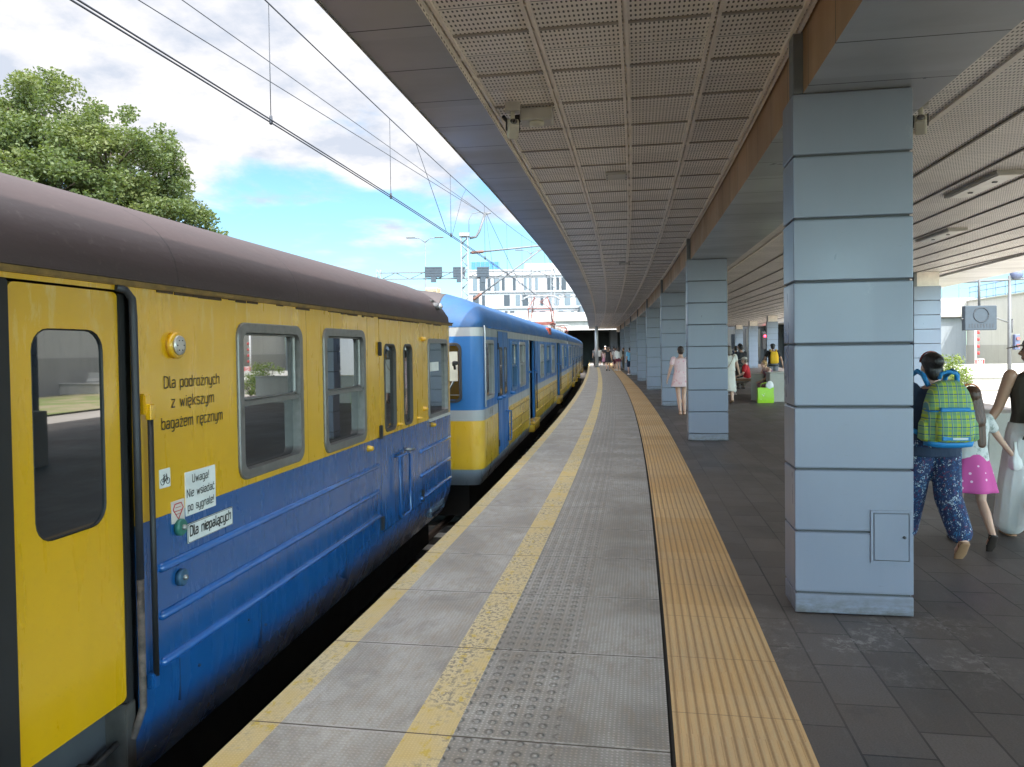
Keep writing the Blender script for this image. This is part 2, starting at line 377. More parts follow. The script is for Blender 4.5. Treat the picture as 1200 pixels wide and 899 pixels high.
tag(mb.build('rails',steel),kind='structure')
mb=MB()
for o in(-1.73,-6.3):
    for y in ygrid(-8,60,.62): 
        p=P(y,o,-.915); mb.box(p,(2.3,.24,.11),-math.atan(th_(y)))
tag(mb.build('sleepers',slp),kind='structure')

# ---------------------------------------------------------------- platform
mb=MB(); strip(mb,.0,.135,0,YS); tag(mb.build('platform_edge_line',yellow_paint('edge_yellow',.5)),kind='structure')
mb=MB(); strip(mb,.135,.70,0,YS); tag(mb.build('platform_edge_panels',grey_panel('grey_tread_panels','plain')),kind='structure')
mb=MB(); strip(mb,.70,.90,0,YS); tag(mb.build('platform_yellow_line',yellow_paint('worn_yellow_line',1.0)),kind='structure')
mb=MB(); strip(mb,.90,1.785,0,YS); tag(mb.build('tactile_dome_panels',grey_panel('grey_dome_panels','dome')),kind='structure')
mb=MB(); strip(mb,1.785,1.805,-.012,YS); tag(mb.build('platform_joint',mat('dark_joint',(.03,.028,.026),.9)),kind='structure')
mb=MB(); strip(mb,1.805,2.34,0.003,YS); tag(mb.build('tactile_paving',ribbed()),kind='structure')
mb=MB(); strip(mb,2.34,lambda y:ORP[y],0,YS,nx=4); tag(mb.build('platform_paving',dark_slabs()),kind='structure')
mb=MB(); wallstrip(mb,0,-.16,0,YS); wallstrip(mb,-.005+.1,-1.0,-.16,YS); strip(mb,0,.1,-.16,YS)
tag(mb.build('platform_face',conc('platform_edge_concrete',(.17,.16,.15))),kind='structure')
mb=MB()
for a,b in zip(YS,YS[1:]):
    A=P(a,ORP[a]);B=P(b,ORP[b]); mb.face([(A.x,A.y,0),(B.x,B.y,0),(B.x,B.y,-1.1),(A.x,A.y,-1.1)])
tag(mb.build('platform_far_face',concrete),kind='structure')

# ---------------------------------------------------------------- canopy
can=thing('station_canopy','long curved grey platform canopy with perforated ceiling panels beside the trains','canopy',(1.5,4,0))
def perforated(name,pitch_o,o_off,pl,base=(.88,.835,.785),fade=None):
    m,s,o=uvmat(name); uv=m.coord('UV')
    # holes: slots along the track
    u=m.math('FRACT',m.math('DIVIDE',m.math('ADD',s,100),.0600)); v=m.math('FRACT',m.math('DIVIDE',m.math('ADD',o,10-o_off),.0260))
    du=m.math('ABSOLUTE',m.math('SUBTRACT',u,.5)); dv=m.math('ABSOLUTE',m.math('SUBTRACT',v,.5))
    # rounded slot
    ax=m.math('MAXIMUM',m.math('SUBTRACT',m.math('MULTIPLY',du,.0600),.009),0); ay=m.math('MULTIPLY',dv,.0260)
    dist=m.math('SQRT',m.math('ADD',m.math('MULTIPLY',ax,ax),m.math('MULTIPLY',ay,ay)))
    hole=m.math('LESS_THAN',dist,.0056)
    pu=m.math('FRACT',m.math('DIVIDE',m.math('ADD',s,100),pl)); pd=m.math('MULTIPLY',m.math('ABSOLUTE',m.math('SUBTRACT',pu,.5)),pl)
    inside=m.math('LESS_THAN',pd,pl/2-.022); seam=m.math('GREATER_THAN',pd,pl/2-.004)
    hole=m.math('MULTIPLY',hole,inside)
    wn_=m.n('ShaderNodeTexWhiteNoise',noise_dimensions='2D'); cb=m.n('ShaderNodeCombineXYZ'); m.l(m.math('FLOOR',m.math('DIVIDE',m.math('ADD',s,100),pl)),cb.inputs[0]); m.l(m.math('FLOOR',m.math('DIVIDE',m.math('SUBTRACT',o,o_off),pitch_o)),cb.inputs[1]); m.l(cb.outputs[0],wn_.inputs[0])
    big=m.noise(uv,.5,5,.6); c=m.mix(m.ramp(wn_.outputs['Value'],0,1),tuple(x*.92 for x in base),tuple(x*1.06 for x in base)); c=m.mix(m.ramp(big,.45,.75,0,.35),c,(.32,.29,.26))
    c=m.mix(hole,c,(.05,.045,.042)); c=m.mix(m.math('MULTIPLY',seam,.85),c,(.09,.08,.07))
    m.set(Base_Color=c,Roughness=.45,Normal=m.bump(m.math('SUBTRACT',1,m.math('MAXIMUM',hole,seam)),.5,.004)); return m.m
def metal_sheet(name,col,pl,rough=.3,metal=.6):
    m,s,o=uvmat(name); uv=m.coord('UV'); seam=line(m,s,pl,.010)
    wn_=m.n('ShaderNodeTexWhiteNoise',noise_dimensions='1D'); m.l(m.math('FLOOR',m.math('ADD',m.math('DIVIDE',m.math('ADD',s,100),pl),.5)),wn_.inputs['W'])
    n=m.noise(m.scale(uv,(2,1,1)),.8,5,.6); 
    c=m.mix(m.ramp(wn_.outputs['Value'],0,1),tuple(x*.85 for x in col),tuple(x*1.15 for x in col)); c=m.mix(m.ramp(n,.45,.75,0,.35),c,tuple(x*.6 for x in col)); c=m.mix(seam,c,(.015,.015,.015))
    m.set(Base_Color=c,Roughness=m.ramp(n,.3,.7,rough*.8,rough*1.3),Metallic=metal,Normal=m.bump(m.math('ADD',m.math('MULTIPLY',seam,-1),m.math('MULTIPLY',m.noise(uv,.9,3),.5)),.25,.01)); return m.m
alu=mat('ceiling_rail_metal',(.84,.78,.72),.45,.05)
fasc=metal_sheet('grey_fascia_sheet',(.40,.40,.41),.62,.42,.25)
mb=MB(); strip(mb,.07,.56,3.40,YC); mb.build('edge_soffit',fasc,can,True,fix=False)
mb=MB(); wallstrip(mb,.068,3.385,3.52,YC); mb.build('edge_trim',mat('edge_trim_metal',(.45,.46,.48),.35,.6),can,True)
mb=MB(); wallstrip(mb,.56,3.40,3.452,YC); strip(mb,.56,2.64,3.452,YC); mb.build('perforated_ceiling',perforated('perforated_panels',.51,.585,.66),can,True,fix=False)
for o in(.585,1.095,1.605,2.115,2.60):
    mb=MB(); 
    for oo in(-.017,.017):
        for a,b in zip(YC,YC[1:]):
            A=[P(a,o+oo-.010,3.43),P(a,o+oo+.010,3.43),P(a,o+oo+.010,3.4515),P(a,o+oo-.010,3.4515)];B=[P(b,o+oo-.010,3.43),P(b,o+oo+.010,3.43),P(b,o+oo+.010,3.4515),P(b,o+oo-.010,3.4515)]
            mb.ring_loft([A,B],cap=False)
    for y in ygrid(-2,30,.33): mb.box(P(y,o,3.4375),(.014,.014,.016))
    q=mb.build('ceiling_rail',[alu],can,True,fix=False,smooth=False)
mb=MB()
for y in ygrid(-7.92,40.26,.66):
    for a_,b_ in((.61,1.07),(1.12,1.58),(1.63,2.09),(2.14,2.58)): 
        q_=P(y,(a_+b_)/2,3.447); mb.box(q_,(b_-a_,.022,.010),-math.atan(th_(y)))
mb.build('ceiling_grid',mat('cross_joint_paint',(.34,.31,.28),.6),can,True)
brown=metal_sheet('brown_beam_cladding',(.36,.21,.11),.60,.4,.1)
mb=MB(); wallstrip(mb,2.64,3.08,3.452,YC); mb.build('beam_side',brown,can,True)
mb=MB(); wallstrip(mb,3.43,3.08,3.452,YC); strip(mb,2.64,3.43,3.08,YC); mb.build('beam_soffit',metal_sheet('grey_beam_sheet',(.42,.44,.46),.60,.33,.35),can,True,fix=False)
mb=MB(); strip(mb,3.43,lambda y:ORI[y],3.452,YC,nx=4); mb.build('perforated_ceiling',perforated('perforated_panels_wide',.62,3.45,.66),can,True,fix=False)
k=3.47
while k<14:
    mb=MB(); w=.045 if k<3.6 or abs(k-4.09)<.01 else .022
    for a,b in zip(YC,YC[1:]):
        if k+w<ORI[a] and k+w<ORI[b]:
            A=[P(a,k-w/2,3.435),P(a,k+w/2,3.435),P(a,k+w/2,3.4515),P(a,k-w/2,3.4515)];B=[P(b,k-w/2,3.435),P(b,k+w/2,3.435),P(b,k+w/2,3.4515),P(b,k-w/2,3.4515)]
            mb.ring_loft([A,B],cap=False)
    if len(mb.b.faces): mb.build('ceiling_rail',[alu if w>.03 else mat('dark_ceiling_groove',(.26,.24,.22),.6)],can,True,fix=False,smooth=False)
    k+=.62
mb=MB(); 
for a,b in zip(YC,YC[1:]):
    q=[P(a,ORI[a],3.40),P(a,ORO[a],3.40),P(b,ORO[b],3.40),P(b,ORI[b],3.40)]; mb.face(q,0,[(a,0),(a,1),(b,1),(b,0)])
    mb.face([P(a,ORI[a],3.40),P(b,ORI[b],3.40),P(b,ORI[b],3.46),P(a,ORI[a],3.46)],0,[(a,0),(b,0),(b,.05),(a,.05)])
    mb.face([P(a,ORO[a],3.40),P(b,ORO[b],3.40),P(b,ORO[b],3.52),P(a,ORO[a],3.52)],0,[(a,0),(b,0),(b,.1),(a,.1)])
mb.build('far_edge_soffit',metal_sheet('pale_fascia_sheet',(.60,.60,.60),1.24,.35,.3),can,True)
mb=MB()
for a,b in zip(YC,YC[1:]):
    mb.face([P(a,.07,3.52),P(b,.07,3.52),P(b,.6,3.95),P(a,.6,3.95)]); mb.face([P(a,.6,3.95),P(b,.6,3.95),P(b,ORO[b]-.5,3.95),P(a,ORO[a]-.5,3.95)]); mb.face([P(a,ORO[a]-.5,3.95),P(b,ORO[b]-.5,3.95),P(b,ORO[b],3.52),P(a,ORO[a],3.52)])
for y in(YC[0],YC[-1]): mb.face([P(y,.07,3.40),P(y,ORO[y],3.40),P(y,ORO[y]-.5,3.95),P(y,.6,3.95)])
mb.build('roof',mat('roof_membrane',(.22,.22,.22),.8),can,True)

def Face_(o,u,n): return None
def ringbox(mb,c,d,w,y0,y1):
    x,z=c; a,b=d
    for cx_,cz,dx,dz in((x,z+b/2-w/2,a,w),(x,z-b/2+w/2,a,w),(x-a/2+w/2,z,w,b-2*w),(x+a/2-w/2,z,w,b-2*w)): mb.box((cx_,-(y0+y1)/2,cz),(dx,y1-y0,dz))
# ---------------------------------------------------------------- pillars
pm=NT('pillar_cladding'); pc=pm.coord(); pn=pm.noise(pm.scale(pc,(1,1,.3)),2.2,5,.6); pf=pm.noise(pc,50,3); ps=pm.noise(pm.scale(pc,(7,7,.5)),1.5,5,.6)
pbase=pm.mix(pm.ramp(pn,.3,.7),(.185,.203,.262),(.202,.222,.282)); pbase=pm.mix(pm.ramp(ps,.6,.85,0,.12),pbase,(.13,.155,.19))
pz=pm.xyz(pc)[2]; pg=pm.noise(pm.scale(pc,(3,3,9)),3,6,.7); pbase=pm.mix(pm.math('MULTIPLY',pm.ramp(pz,.0,.16,1,0),pm.ramp(pg,.35,.6)),pbase,(.10,.095,.09)); sc_=pm.noise(pm.scale(pc,(2,2,14)),5,5,.7); pbase=pm.mix(pm.ramp(sc_,.66,.70,0,.45),pbase,(.12,.13,.15)); pbase=pm.mix(pm.ramp(pm.noise(pc,4.5,6,.75),.64,.70,0,.3),pbase,(.34,.37,.40))
pm.set(Base_Color=pbase,Roughness=pm.ramp(pn,.3,.7,.26,.42),Metallic=.15,Normal=pm.bump(pm.math('ADD',pn,pm.math('MULTIPLY',pf,.02)),.05,.02)); pclad=pm.m
MATS['pillar_cladding']=pclad
pcore=mat('pillar_joint',(.07,.075,.08),.6,.3); postm=mat('dark_grey_post',(.16,.17,.185),.5,.3)
def pillar(loc,rz,label,group,hatch=False,w=.66,d=.32):
    t=thing('platform_pillar',label,'pillar',loc,rz,group)
    mb=MB(); mb.box((0,d/2,1.55),(w-.03,d-.03,3.06)); mb.build('core',pcore,t)
    mb=MB(); zs=[0,.125]+[.125+.3694*i for i in range(1,9)]
    for a,b in zip(zs,zs[1:]): mb.box((0,d/2,(a+b)/2+.003),(w,d,b-a-.012),bev=.006)
    mb.build('cladding',pclad,t)
    mb=MB(); mb.box((-w/2+.04,.06,3.26),(.075,.12,.36),bev=.004); mb.build('upper_post',postm,t)
    if 'street' in group: mb=MB(); mb.box((.03,d/2,3.262),(w-.12,d-.06,.37),bev=.004); mb.build('capital',alu,t)
    if hatch:
        mb=MB(); fr_=Face_((0,0,0),(1,0,0),(0,-1,0)); ringbox(mb,(w/2-.125,.475),(.225,.31),.014,-.002,.010); h_=mb.build('hatch_frame',pclad,t)
        mb=MB(); mb.box((w/2-.125,-.001,.475),(.198,.004,.283)); mb.build('hatch_gap',pcore,h_)
        mb=MB(); mb.box((w/2-.125,-.006,.475),(.188,.010,.273),bev=.002); hd=mb.build('hatch_door',pclad,t)
        mb=MB(); mb.caps((w/2-.055,-.018,.475),(w/2-.055,-.012,.475),.009,.009); mb.build('lock',pcore,hd)
    return t
rowA=[-3.6,4.93,13.27,21.0,29.0,36.7,44.4,53,61]
nth=['nearest','second','third','fourth','fifth','sixth','seventh','eighth']
for i,y in enumerate(rowA):
    th=math.atan(th_(y)); p=P(y,2.58+.33); pv=P(y,2.58+.33)
    lab='blue grey clad pillar just behind the camera beside the orange tactile strip' if i==0 else 'blue grey clad pillar with small service hatch, nearest beside the orange tactile strip' if i==1 else f'blue grey clad pillar beside the orange tactile strip, {nth[i-1]} in the row counted from the nearest'
    pillar((pv.x,pv.y,0),-th,lab,'pillars along the tactile strip',hatch=(i==1))
rowB=[3.6,11.6,19.6,28.5,37.5,46.5,56,66]
for i,y in enumerate(rowB):
    x=10.37+.195*(y-19.6); pillar((x+.33,y-.05,0),-.14,f'pale blue grey pillar under the far edge of the canopy, {(["first","second"]+nth[2:])[i]} along the street side row','pillars along the street side')
# ---------------------------------------------------------------- trains
def paint(name,col,rough=.22,dirt=(.25,.2,.12),amt=.25,drip=.0,coat=.5):
    m=NT(name); c=m.coord(); big=m.noise(c,1.1,5,.6); drp=m.noise(m.scale(c,(5,5,.9)),1.6,6,.6,.5); fine=m.noise(c,60,4,.6); wav=m.noise(m.scale(c,(1,1,.7)),2.3,3,.5)
    b=m.mix(m.ramp(big,.35,.7,0,.5),col,tuple(x*.82 for x in col)); b=m.mix(m.ramp(drp,.60,.80,0,amt),b,dirt); b=m.mix(m.ramp(fine,.6,.72,0,.2),b,dirt)
    if drip:
        z=m.xyz(c)[2]; band=m.ramp(z,1.35,1.9,0,1); d2=m.noise(m.scale(c,(8,8,2.0)),1.9,6,.75); b=m.mix(m.math('MULTIPLY',m.math('MULTIPLY',band,m.ramp(d2,.54,.62)),drip),b,(.75,.68,.42))
    m.set(Base_Color=b,Roughness=m.ramp(drp,.35,.7,rough,rough*2.2),Coat_Weight=coat,Coat_Roughness=.12,Normal=m.bump(m.math('ADD',wav,m.math('MULTIPLY',fine,.01)),.22,.03)); MATS[name]=m.m; return m.m
YEL1=paint('yellow_train_paint',(.68,.37,.004),drip=.22,dirt=(.42,.25,.03),amt=.10); BLU1=paint('blue_train_paint',(.010,.086,.27),rough=.17,dirt=(.04,.09,.17),amt=.3)
YEL2=paint('pale_yellow_train_paint',(.60,.35,.016),dirt=(.35,.27,.12),amt=.4); BLU2=paint('bright_blue_train_paint',(.009,.115,.34),rough=.34,coat=.15,dirt=(.07,.11,.17),amt=.65); SIL2=paint('silver_train_band',(.32,.335,.345),rough=.4,dirt=(.2,.2,.19),amt=.5); SKT2=paint('grey_train_skirt',(.20,.235,.27),dirt=(.09,.08,.07),amt=.6)
def roofm(name,col,rough=.5):
    m=NT(name); c=m.coord(); x=m.xyz(c); n=m.noise(m.scale(c,(1,.6,2)),1.6,6,.62); f_=m.noise(c,26,4,.6); seam=m.math('MAXIMUM',line(m,x[1],1.35,.012,.3),m.math('MULTIPLY',m.math('LESS_THAN',m.math('ABSOLUTE',m.math('SUBTRACT',x[0],-.62)),.008),1))
    b=m.mix(m.ramp(n,.3,.7),tuple(v*.8 for v in col),tuple(v*1.25 for v in col)); b=m.mix(m.ramp(f_,.6,.75,0,.3),b,(.12,.10,.09)); b=m.mix(seam,b,tuple(v*.5 for v in col))
    m.set(Base_Color=b,Roughness=m.ramp(n,.3,.7,rough*.85,rough*1.2),Normal=m.bump(m.math('ADD',m.math('MULTIPLY',n,.5),m.math('MULTIPLY',seam,-.5)),.4,.03)); MATS[name]=m.m; return m.m
ROOF1=roofm('brown_roof_paint',(.040,.026,.027),.5); ROOF2=roofm('blue_roof_paint',(.012,.075,.20),.55); ROOF2D=roofm('dark_roof_top',(.055,.045,.045),.6)
BLACK=mat('black_rubber',(.012,.012,.013),.55); FRAME=mat('window_frame_grey',(.20,.195,.19),.42,.6,var=.2,vs_=18); ALF=mat('pale_window_frame',(.27,.275,.28),.45,.3)
UND=mat('dark_underframe',(.02,.018,.016),.9); RUST=mat('rusty_steel',(.16,.10,.07),.8,.2,var=.5,vs_=25); STEEL=mat('worn_steel',(.30,.30,.29),.35,.8)
WHITE=mat('white_plate',(.72,.72,.70),.5); INK=mat('black_lettering',(.015,.015,.015),.5); PLATEY=YEL1
def glassm():
    m=NT('dark_window_glass'); m.set(Base_Color=(.012,.016,.02),Roughness=.02,Specular_IOR_Level=1.0,IOR=1.7,Coat_Weight=1.0,Coat_Roughness=.01,Coat_IOR=1.6); return m.m
GLASS=glassm()
INSIDE=mat('train_interior',(.05,.055,.06),.8)
def rrect(w,h,r,n=5):
    pts=[]
    for cx_,cz,a0 in((w/2-r,h/2-r,0),(-w/2+r,h/2-r,90),(-w/2+r,-h/2+r,180),(w/2-r,-h/2+r,270)):
        for k in range(n+1):
            a=R(a0+90*k/n); pts.append((cx_+r*math.cos(a),cz+r*math.sin(a)))
    return pts
class Face:
    """a wall plane: u along it, z up, d out of it"""
    def __init__(s,org,ud,nd): s.o=Vector(org); s.u=Vector(ud); s.n=Vector(nd)
    def __call__(s,u,z,d=0): return s.o+s.u*u+Vector((0,0,z))+s.n*d
def fring(mb,F,u0,u1,z0,z1,wd,r,d0,d1,mi=0):
    """rounded frame ring from depth d0 (inside) to d1 (outside)"""
    cu,cz=(u0+u1)/2,(z0+z1)/2; wd=wd if isinstance(wd,tuple) else (wd,wd)
    oo=rrect(u1-u0,z1-z0,r); ii=rrect(u1-u0-2*wd[0],z1-z0-2*wd[1],max(.01,r-wd[0]*.6)); be=.006
    om=rrect(u1-u0-2*be,z1-z0-2*be,max(.01,r-be)); 
    L=[[F(cu+a,cz+b,d0) for a,b in oo],[F(cu+a,cz+b,d1-be) for a,b in oo],[F(cu+a,cz+b,d1) for a,b in om],[F(cu+a,cz+b,d1) for a,b in ii],[F(cu+a,cz+b,d0) for a,b in ii]]
    return mb.ring_loft(L,cap=False,mi=mi)
def fpane(mb,F,u0,u1,z0,z1,r,d,th=.006,mi=0):
    cu,cz=(u0+u1)/2,(z0+z1)/2; pp=rrect(u1-u0,z1-z0,r)
    mb.ring_loft([[F(cu+a,cz+b,d-th) for a,b in pp],[F(cu+a,cz+b,d) for a,b in pp]],mi=mi)
    for q in mb.b.faces: q.smooth=False
    return mb
def fbox(mb,F,u0,u1,z0,z1,d0,d1,mi=0,bev=0):
    v=[F(u,z,d) for u in(u0,u1) for z in(z0,z1) for d in(d0,d1)]; vs=[mb.b.verts.new(p) for p in v]
    fs=[mb.b.faces.new([vs[i] for i in q]) for q in((0,1,3,2),(4,6,7,5),(0,4,5,1),(2,3,7,6),(0,2,6,4),(1,5,7,3))]
    for q in fs: q.material_index=mi
    if bev:
        for q in bmesh.ops.bevel(mb.b,geom=list({e for q in fs for e in q.edges}),offset=bev,segments=2,affect='EDGES')['faces']: q.material_index=mi
    return mb
def window(t,F,u0,u1,z0,z1,split=.5,frame=FRAME,wd=.045,r=.07,openf=0,glass=GLASS,depth=.035,mull=0):
    w=thingless('window',t)
    mb=MB(); fring(mb,F,u0,u1,z0,z1,wd,r,-.05,.016); fr=mb.build('window',frame,t); smooth_sharp(fr,40)
    a0,a1,b0,b1=u0+wd,u1-wd,z0+wd,z1-wd; zs=b0+(b1-b0)*split
    if split:
        mb=MB(); fbox(mb,F,a0-.002,a1+.002,zs-.014,zs+.014,-.04,.004,bev=.003); mb.build('transom',frame,fr)
        mb=MB(); fpane(mb,F,a0-.004,a1+.004,zs+.012,b1+.004,.02,-depth+.008); mb.build('pane',glass,fr)
        mb=MB(); fpane(mb,F,a0-.004,a1+.004,b0-.004,zs-.012,.02,-depth-.006); mb.build('pane',glass,fr)
        mb=MB(); fring(mb,F,a0,a1,zs+.012,b1,.014,.02,-.035,-.012); mb.build('sash',frame if frame is ALF else FRAME,fr)
    else:
        mb=MB(); fpane(mb,F,a0-.004,a1+.004,b0-.004,b1+.004,max(.02,r-wd*.6),-depth+.012); mb.build('pane',glass,fr)
    if mull:
        mb=MB(); fbox(mb,F,(a0+a1)/2-.012,(a0+a1)/2+.012,b0,b1,-.03,.0); mb.build('mullion',frame,fr)
    return fr
def thingless(n,t): return None
def shell(path,levels,bands,holes,mb,zmax,sidefix=None):
    """path: [(x,y,nx,ny)] outer plan points; levels: z list; inset(z); bands: [(ztop,material)]; holes: [(i_axis,lo,hi,z0,z1)]"""
    zs=sorted(set([round(z,4) for z in levels]+[round(h[3],4) for h in holes]+[round(h[4],4) for h in holes]+[round(b[0],4) for b in bands if b[0]<zmax]))
    def inset(z):
        z0=.08
        if z>=z0: return 0
        k=(z0-z)/.42; return .12*k*k
    grid=[[Vector((x-nx*inset(z),y-ny*inset(z),z)) for z in zs] for x,y,nx,ny in path]
    V=[[mb.b.verts.new(p) for p in col] for col in grid]
    for i in range(len(path)-1):
        x0,y0,_,_=path[i]; x1,y1,_,_=path[i+1]
        for j in range(len(zs)-1):
            zc=(zs[j]+zs[j+1])/2; xc,yc=(x0+x1)/2,(y0+y1)/2; skip=False
            for ax,lo,hi,a,b in holes:
                if a<zc<b and ((ax=='side' and abs(x0)<.003 and abs(x1)<.003 and lo<yc<hi) or (ax=='front' and abs(y0-y1)<1e-6 and lo<xc<hi)): skip=True
            if skip: continue
            q=mb.b.faces.new((V[i][j],V[i+1][j],V[i+1][j+1],V[i][j+1]))
            for bi,(zt,_) in enumerate(bands):
                if zc<zt: q.material_index=bi; break
            q.smooth=True
def carpath(W_,L,front,holes,rc=.16,cut=()):
    """plan outline of the body, starting at the rear platform-side, going round the front to the far side. front=+1: front end at y=0 and body towards -y; -1: front at y=0 and body towards +y"""
    ys=set([0.0]); 
    for h in holes:
        if h[0]=='side': ys|={h[1],h[2]}
    far=-L*front
    yl=[y for y in sorted(ys|{far}|set(cut)) if (y*-front)>=rc-1e-6]
    yl=sorted(set(yl+[-rc*front]+[far+ (i*(L/16))*front for i in range(16)]),key=lambda v:v*front)
    yl=[y for y in yl if y*front<=-rc+1e-6]
    pts=[(0,y,1,0) for y in yl]
    for k in range(1,8):
        a=R(90*k/7); pts.append((-rc+rc*math.cos(a),front*(-rc+rc*math.sin(a)),math.cos(a),front*math.sin(a)))
    xs=sorted(set([x for h in holes if h[0]=='front' for x in(h[1],h[2])]+[-rc,-W_+rc]),reverse=True)
    for x in xs[1:]: pts.append((x,0,0,front))
    for k in range(1,8):
        a=R(90+90*k/7); pts.append((-W_+rc+rc*math.cos(a),front*(-rc+rc*math.sin(a)),math.cos(a),front*math.sin(a)))
    pts.append((-W_,far,-1,0)); return pts
ROOFP=[(0,0),(.004,.06),(.018,.13),(.05,.20),(.105,.27),(.18,.33),(.28,.385),(.42,.44),(.62,.50),(.86,.545),(1.1,.575),(1.27,.58)]
def roof(W_,L,front,zg,t,mats,split=7,dome=.55,both=False,name='roof'):
    prof=[(-a*W_/2.54,b) for a,b in ROOFP]; full=prof+[(-W_-x,z) for x,z in prof[::-1][1:]]
    mis=[0]*(len(full)-1)
    for i in range(len(full)-1):
        if split<=i<len(full)-1-split: mis[i]=1
    rings=[]; n=10
    st=[]
    for k in range(n+1):
        a=PI/2*k/n; st.append((dome*(1-math.sin(a)) if True else 0, math.cos(a)))   # distance from end, height loss
    seq=[(d,1-math.cos(PI/2*(1-d/dome))**0 if False else None) for d,_ in st]
    ends=[]
    for k in range(n+1):
        q=k/n; d=dome*(1-math.cos(PI/2*q)); hgt=math.sin(PI/2*q)
        ends.append((d,max(.02,hgt)))
    def ring(y,hk,ins): 
        return [Vector((max(-W_+ins,min(-ins,x)),y,zg+z*hk)) for x,z in full]
    for d,hk in ends:
        ins=.0 if d>.16 else .16-math.sqrt(max(0,.16**2-(.16-d)**2))
        rings.append(ring(-front*d,hk,ins))
    L2=L-(dome if both else 0)
    for i in range(1,17): rings.append(ring(-front*(dome+(L2-dome)*i/16),1,0))
    if both:
        for d,hk in ends[::-1]: rings.append(ring(-front*(L-d),hk,0))
    mb=MB(); mb.ring_loft(rings,cap=False,closed=False,mis=mis+[0]); 
    # close the ends
    for r_ in(rings[0],rings[-1]): mb.face(r_)
    o=mb.build(name,mats,t); smooth_sharp(o,50); return o

# ================= first train: yellow over blue, near
T1Y=math.atan(.153); BELT=.855; ZG=1.905; W1=2.55
t1=thing('train_carriage','yellow and blue train carriage with dark brown roof, nearest to the camera','train carriage',(-.73,9.28,0),-T1Y)
FS=Face((0,0,0),(0,1,0),(1,0,0))
wins1=[(-5.175,-4.335,.89,1.77),(-3.985,-3.125,.875,1.77),(-9.6,-8.76,.89,1.77),(-10.8,-9.96,.89,1.77),(-12,-11.16,.89,1.77)]
h1=[('side',a+.03,b-.03,c+.03,d-.03) for a,b,c,d in wins1]+[('side',-1.14+.02,-.30-.02,.86,1.71),('side',-7.52,-6.07,-.34,1.872),('side',-2.755,-1.465,.02,1.885)]
path=carpath(W1,18,1,h1)
mb=MB(); shell(path,[-.34,-.27,-.2,-.12,-.04,.02,.08,BELT,ZG],[(BELT,0),(9,0)],h1,mb,ZG); 
b1=mb.build('body',[BLU1,YEL1],t1,fix=False)
for p in b1.data.polygons:
    p.material_index=0 if sum(b1.data.vertices[v].co.z for v in p.vertices)/len(p.vertices)<BELT else 1
smooth_sharp(b1,25)
rf=roof(W1,18,1,ZG+.012,t1,[ROOF1,ROOF1],dome=.5)
mb=MB(); fbox(mb,FS,-18,-.03,ZG-.012,ZG+.014,-.05,.018,bev=.005); mb.build('gutter',mat('rusty_gutter',(.22,.13,.04),.6,var=.4,vs_=14),t1)
mb=MB(); fbox(mb,FS,-18,-.02,ZG+.0145,ZG+.026,-.05,.024); mb.build('roof_lip',ROOF1,t1)
mb=MB(); mb.box((-W1/2,-9,.8),(W1-.22,17.7,2.1)); mb.build('interior_shell',INSIDE,t1)
mb=MB(); mb.box((-W1/2,-9,-.45),(W1-.5,17.4,.5)); mb.box((-W1/2,-4,-.7),(W1-.7,2.6,.4))
for y in(-14.5,-12.6): 
    for x in(-.5,-W1+.5): mb.tube([(x-.06,y,-.62),(x+.06,y,-.62)],.32,20)
mb.build('underframe',UND,t1)
for i,(a,b,c,d) in enumerate(wins1): window(t1,FS,a,b,c,d,split=.47 if i else .48,wd=.055,r=.085)
# paired sliding doors by the camera
for a,b in((-6.695,-6.115),(-7.45,-6.80)):
    mb=MB(); cu,cz=(a+b)/2,(1.70+.905)/2; w_,h_=.385,.80
    oo=[(b-a)/2,(1.865-.115)/2]; outer=rrect(b-a,1.75,.03); inner=rrect(w_,h_,.085); zc=(1.865+.115)/2; dz=cz-zc
    ring=[[FS(cu+p,zc+q,-.045) for p,q in outer],[FS(cu+p,zc+q,-.022) for p,q in outer],[FS(cu+p,zc+dz+q,-.022) for p,q in inner],[FS(cu+p,zc+dz+q,-.045) for p,q in inner]]
    mb.ring_loft(ring,cap=False); 
    for q in mb.b.faces: q.smooth=False
    dr=mb.build('door',YEL1,t1)
    mb=MB(); fring(mb,FS,cu-w_/2-.004,cu+w_/2+.004,cz-h_/2-.001,cz+h_/2+.001,.007,.086,-.044,-.0205); mb.build('window_seal',BLACK,dr)
    mb=MB(); fpane(mb,FS,cu-w_/2,cu+w_/2,cz-h_/2,cz+h_/2,.085,-.030); mb.build('window',GLASS,dr)
mb=MB(); fbox(mb,FS,-6.80,-6.70,.02,1.872,-.048,-.010,bev=.006); mb.build('door_seal',BLACK,t1)
mb=MB(); fbox(mb,FS,-6.118,-6.076,.02,1.86,-.05,-.016,bev=.004); mb.build('door_seal',BLACK,t1)
mb=MB(); fbox(mb,FS,-7.52,-6.075,-.27,.11,-.35,-.16); fbox(mb,FS,-6.14,-6.075,-.27,.1,-.16,-.01,bev=.004); fbox(mb,FS,-7.4,-6.3,-.10,-.07,-.2,-.04,bev=.004)
mb.tube([FS(-6.5,-.16,-.1),FS(-6.15,-.06,-.05)],.012,6); mb.build('door_step',mat('grimy_steel',(.06,.055,.05),.7,.3,var=.4,vs_=12),t1)
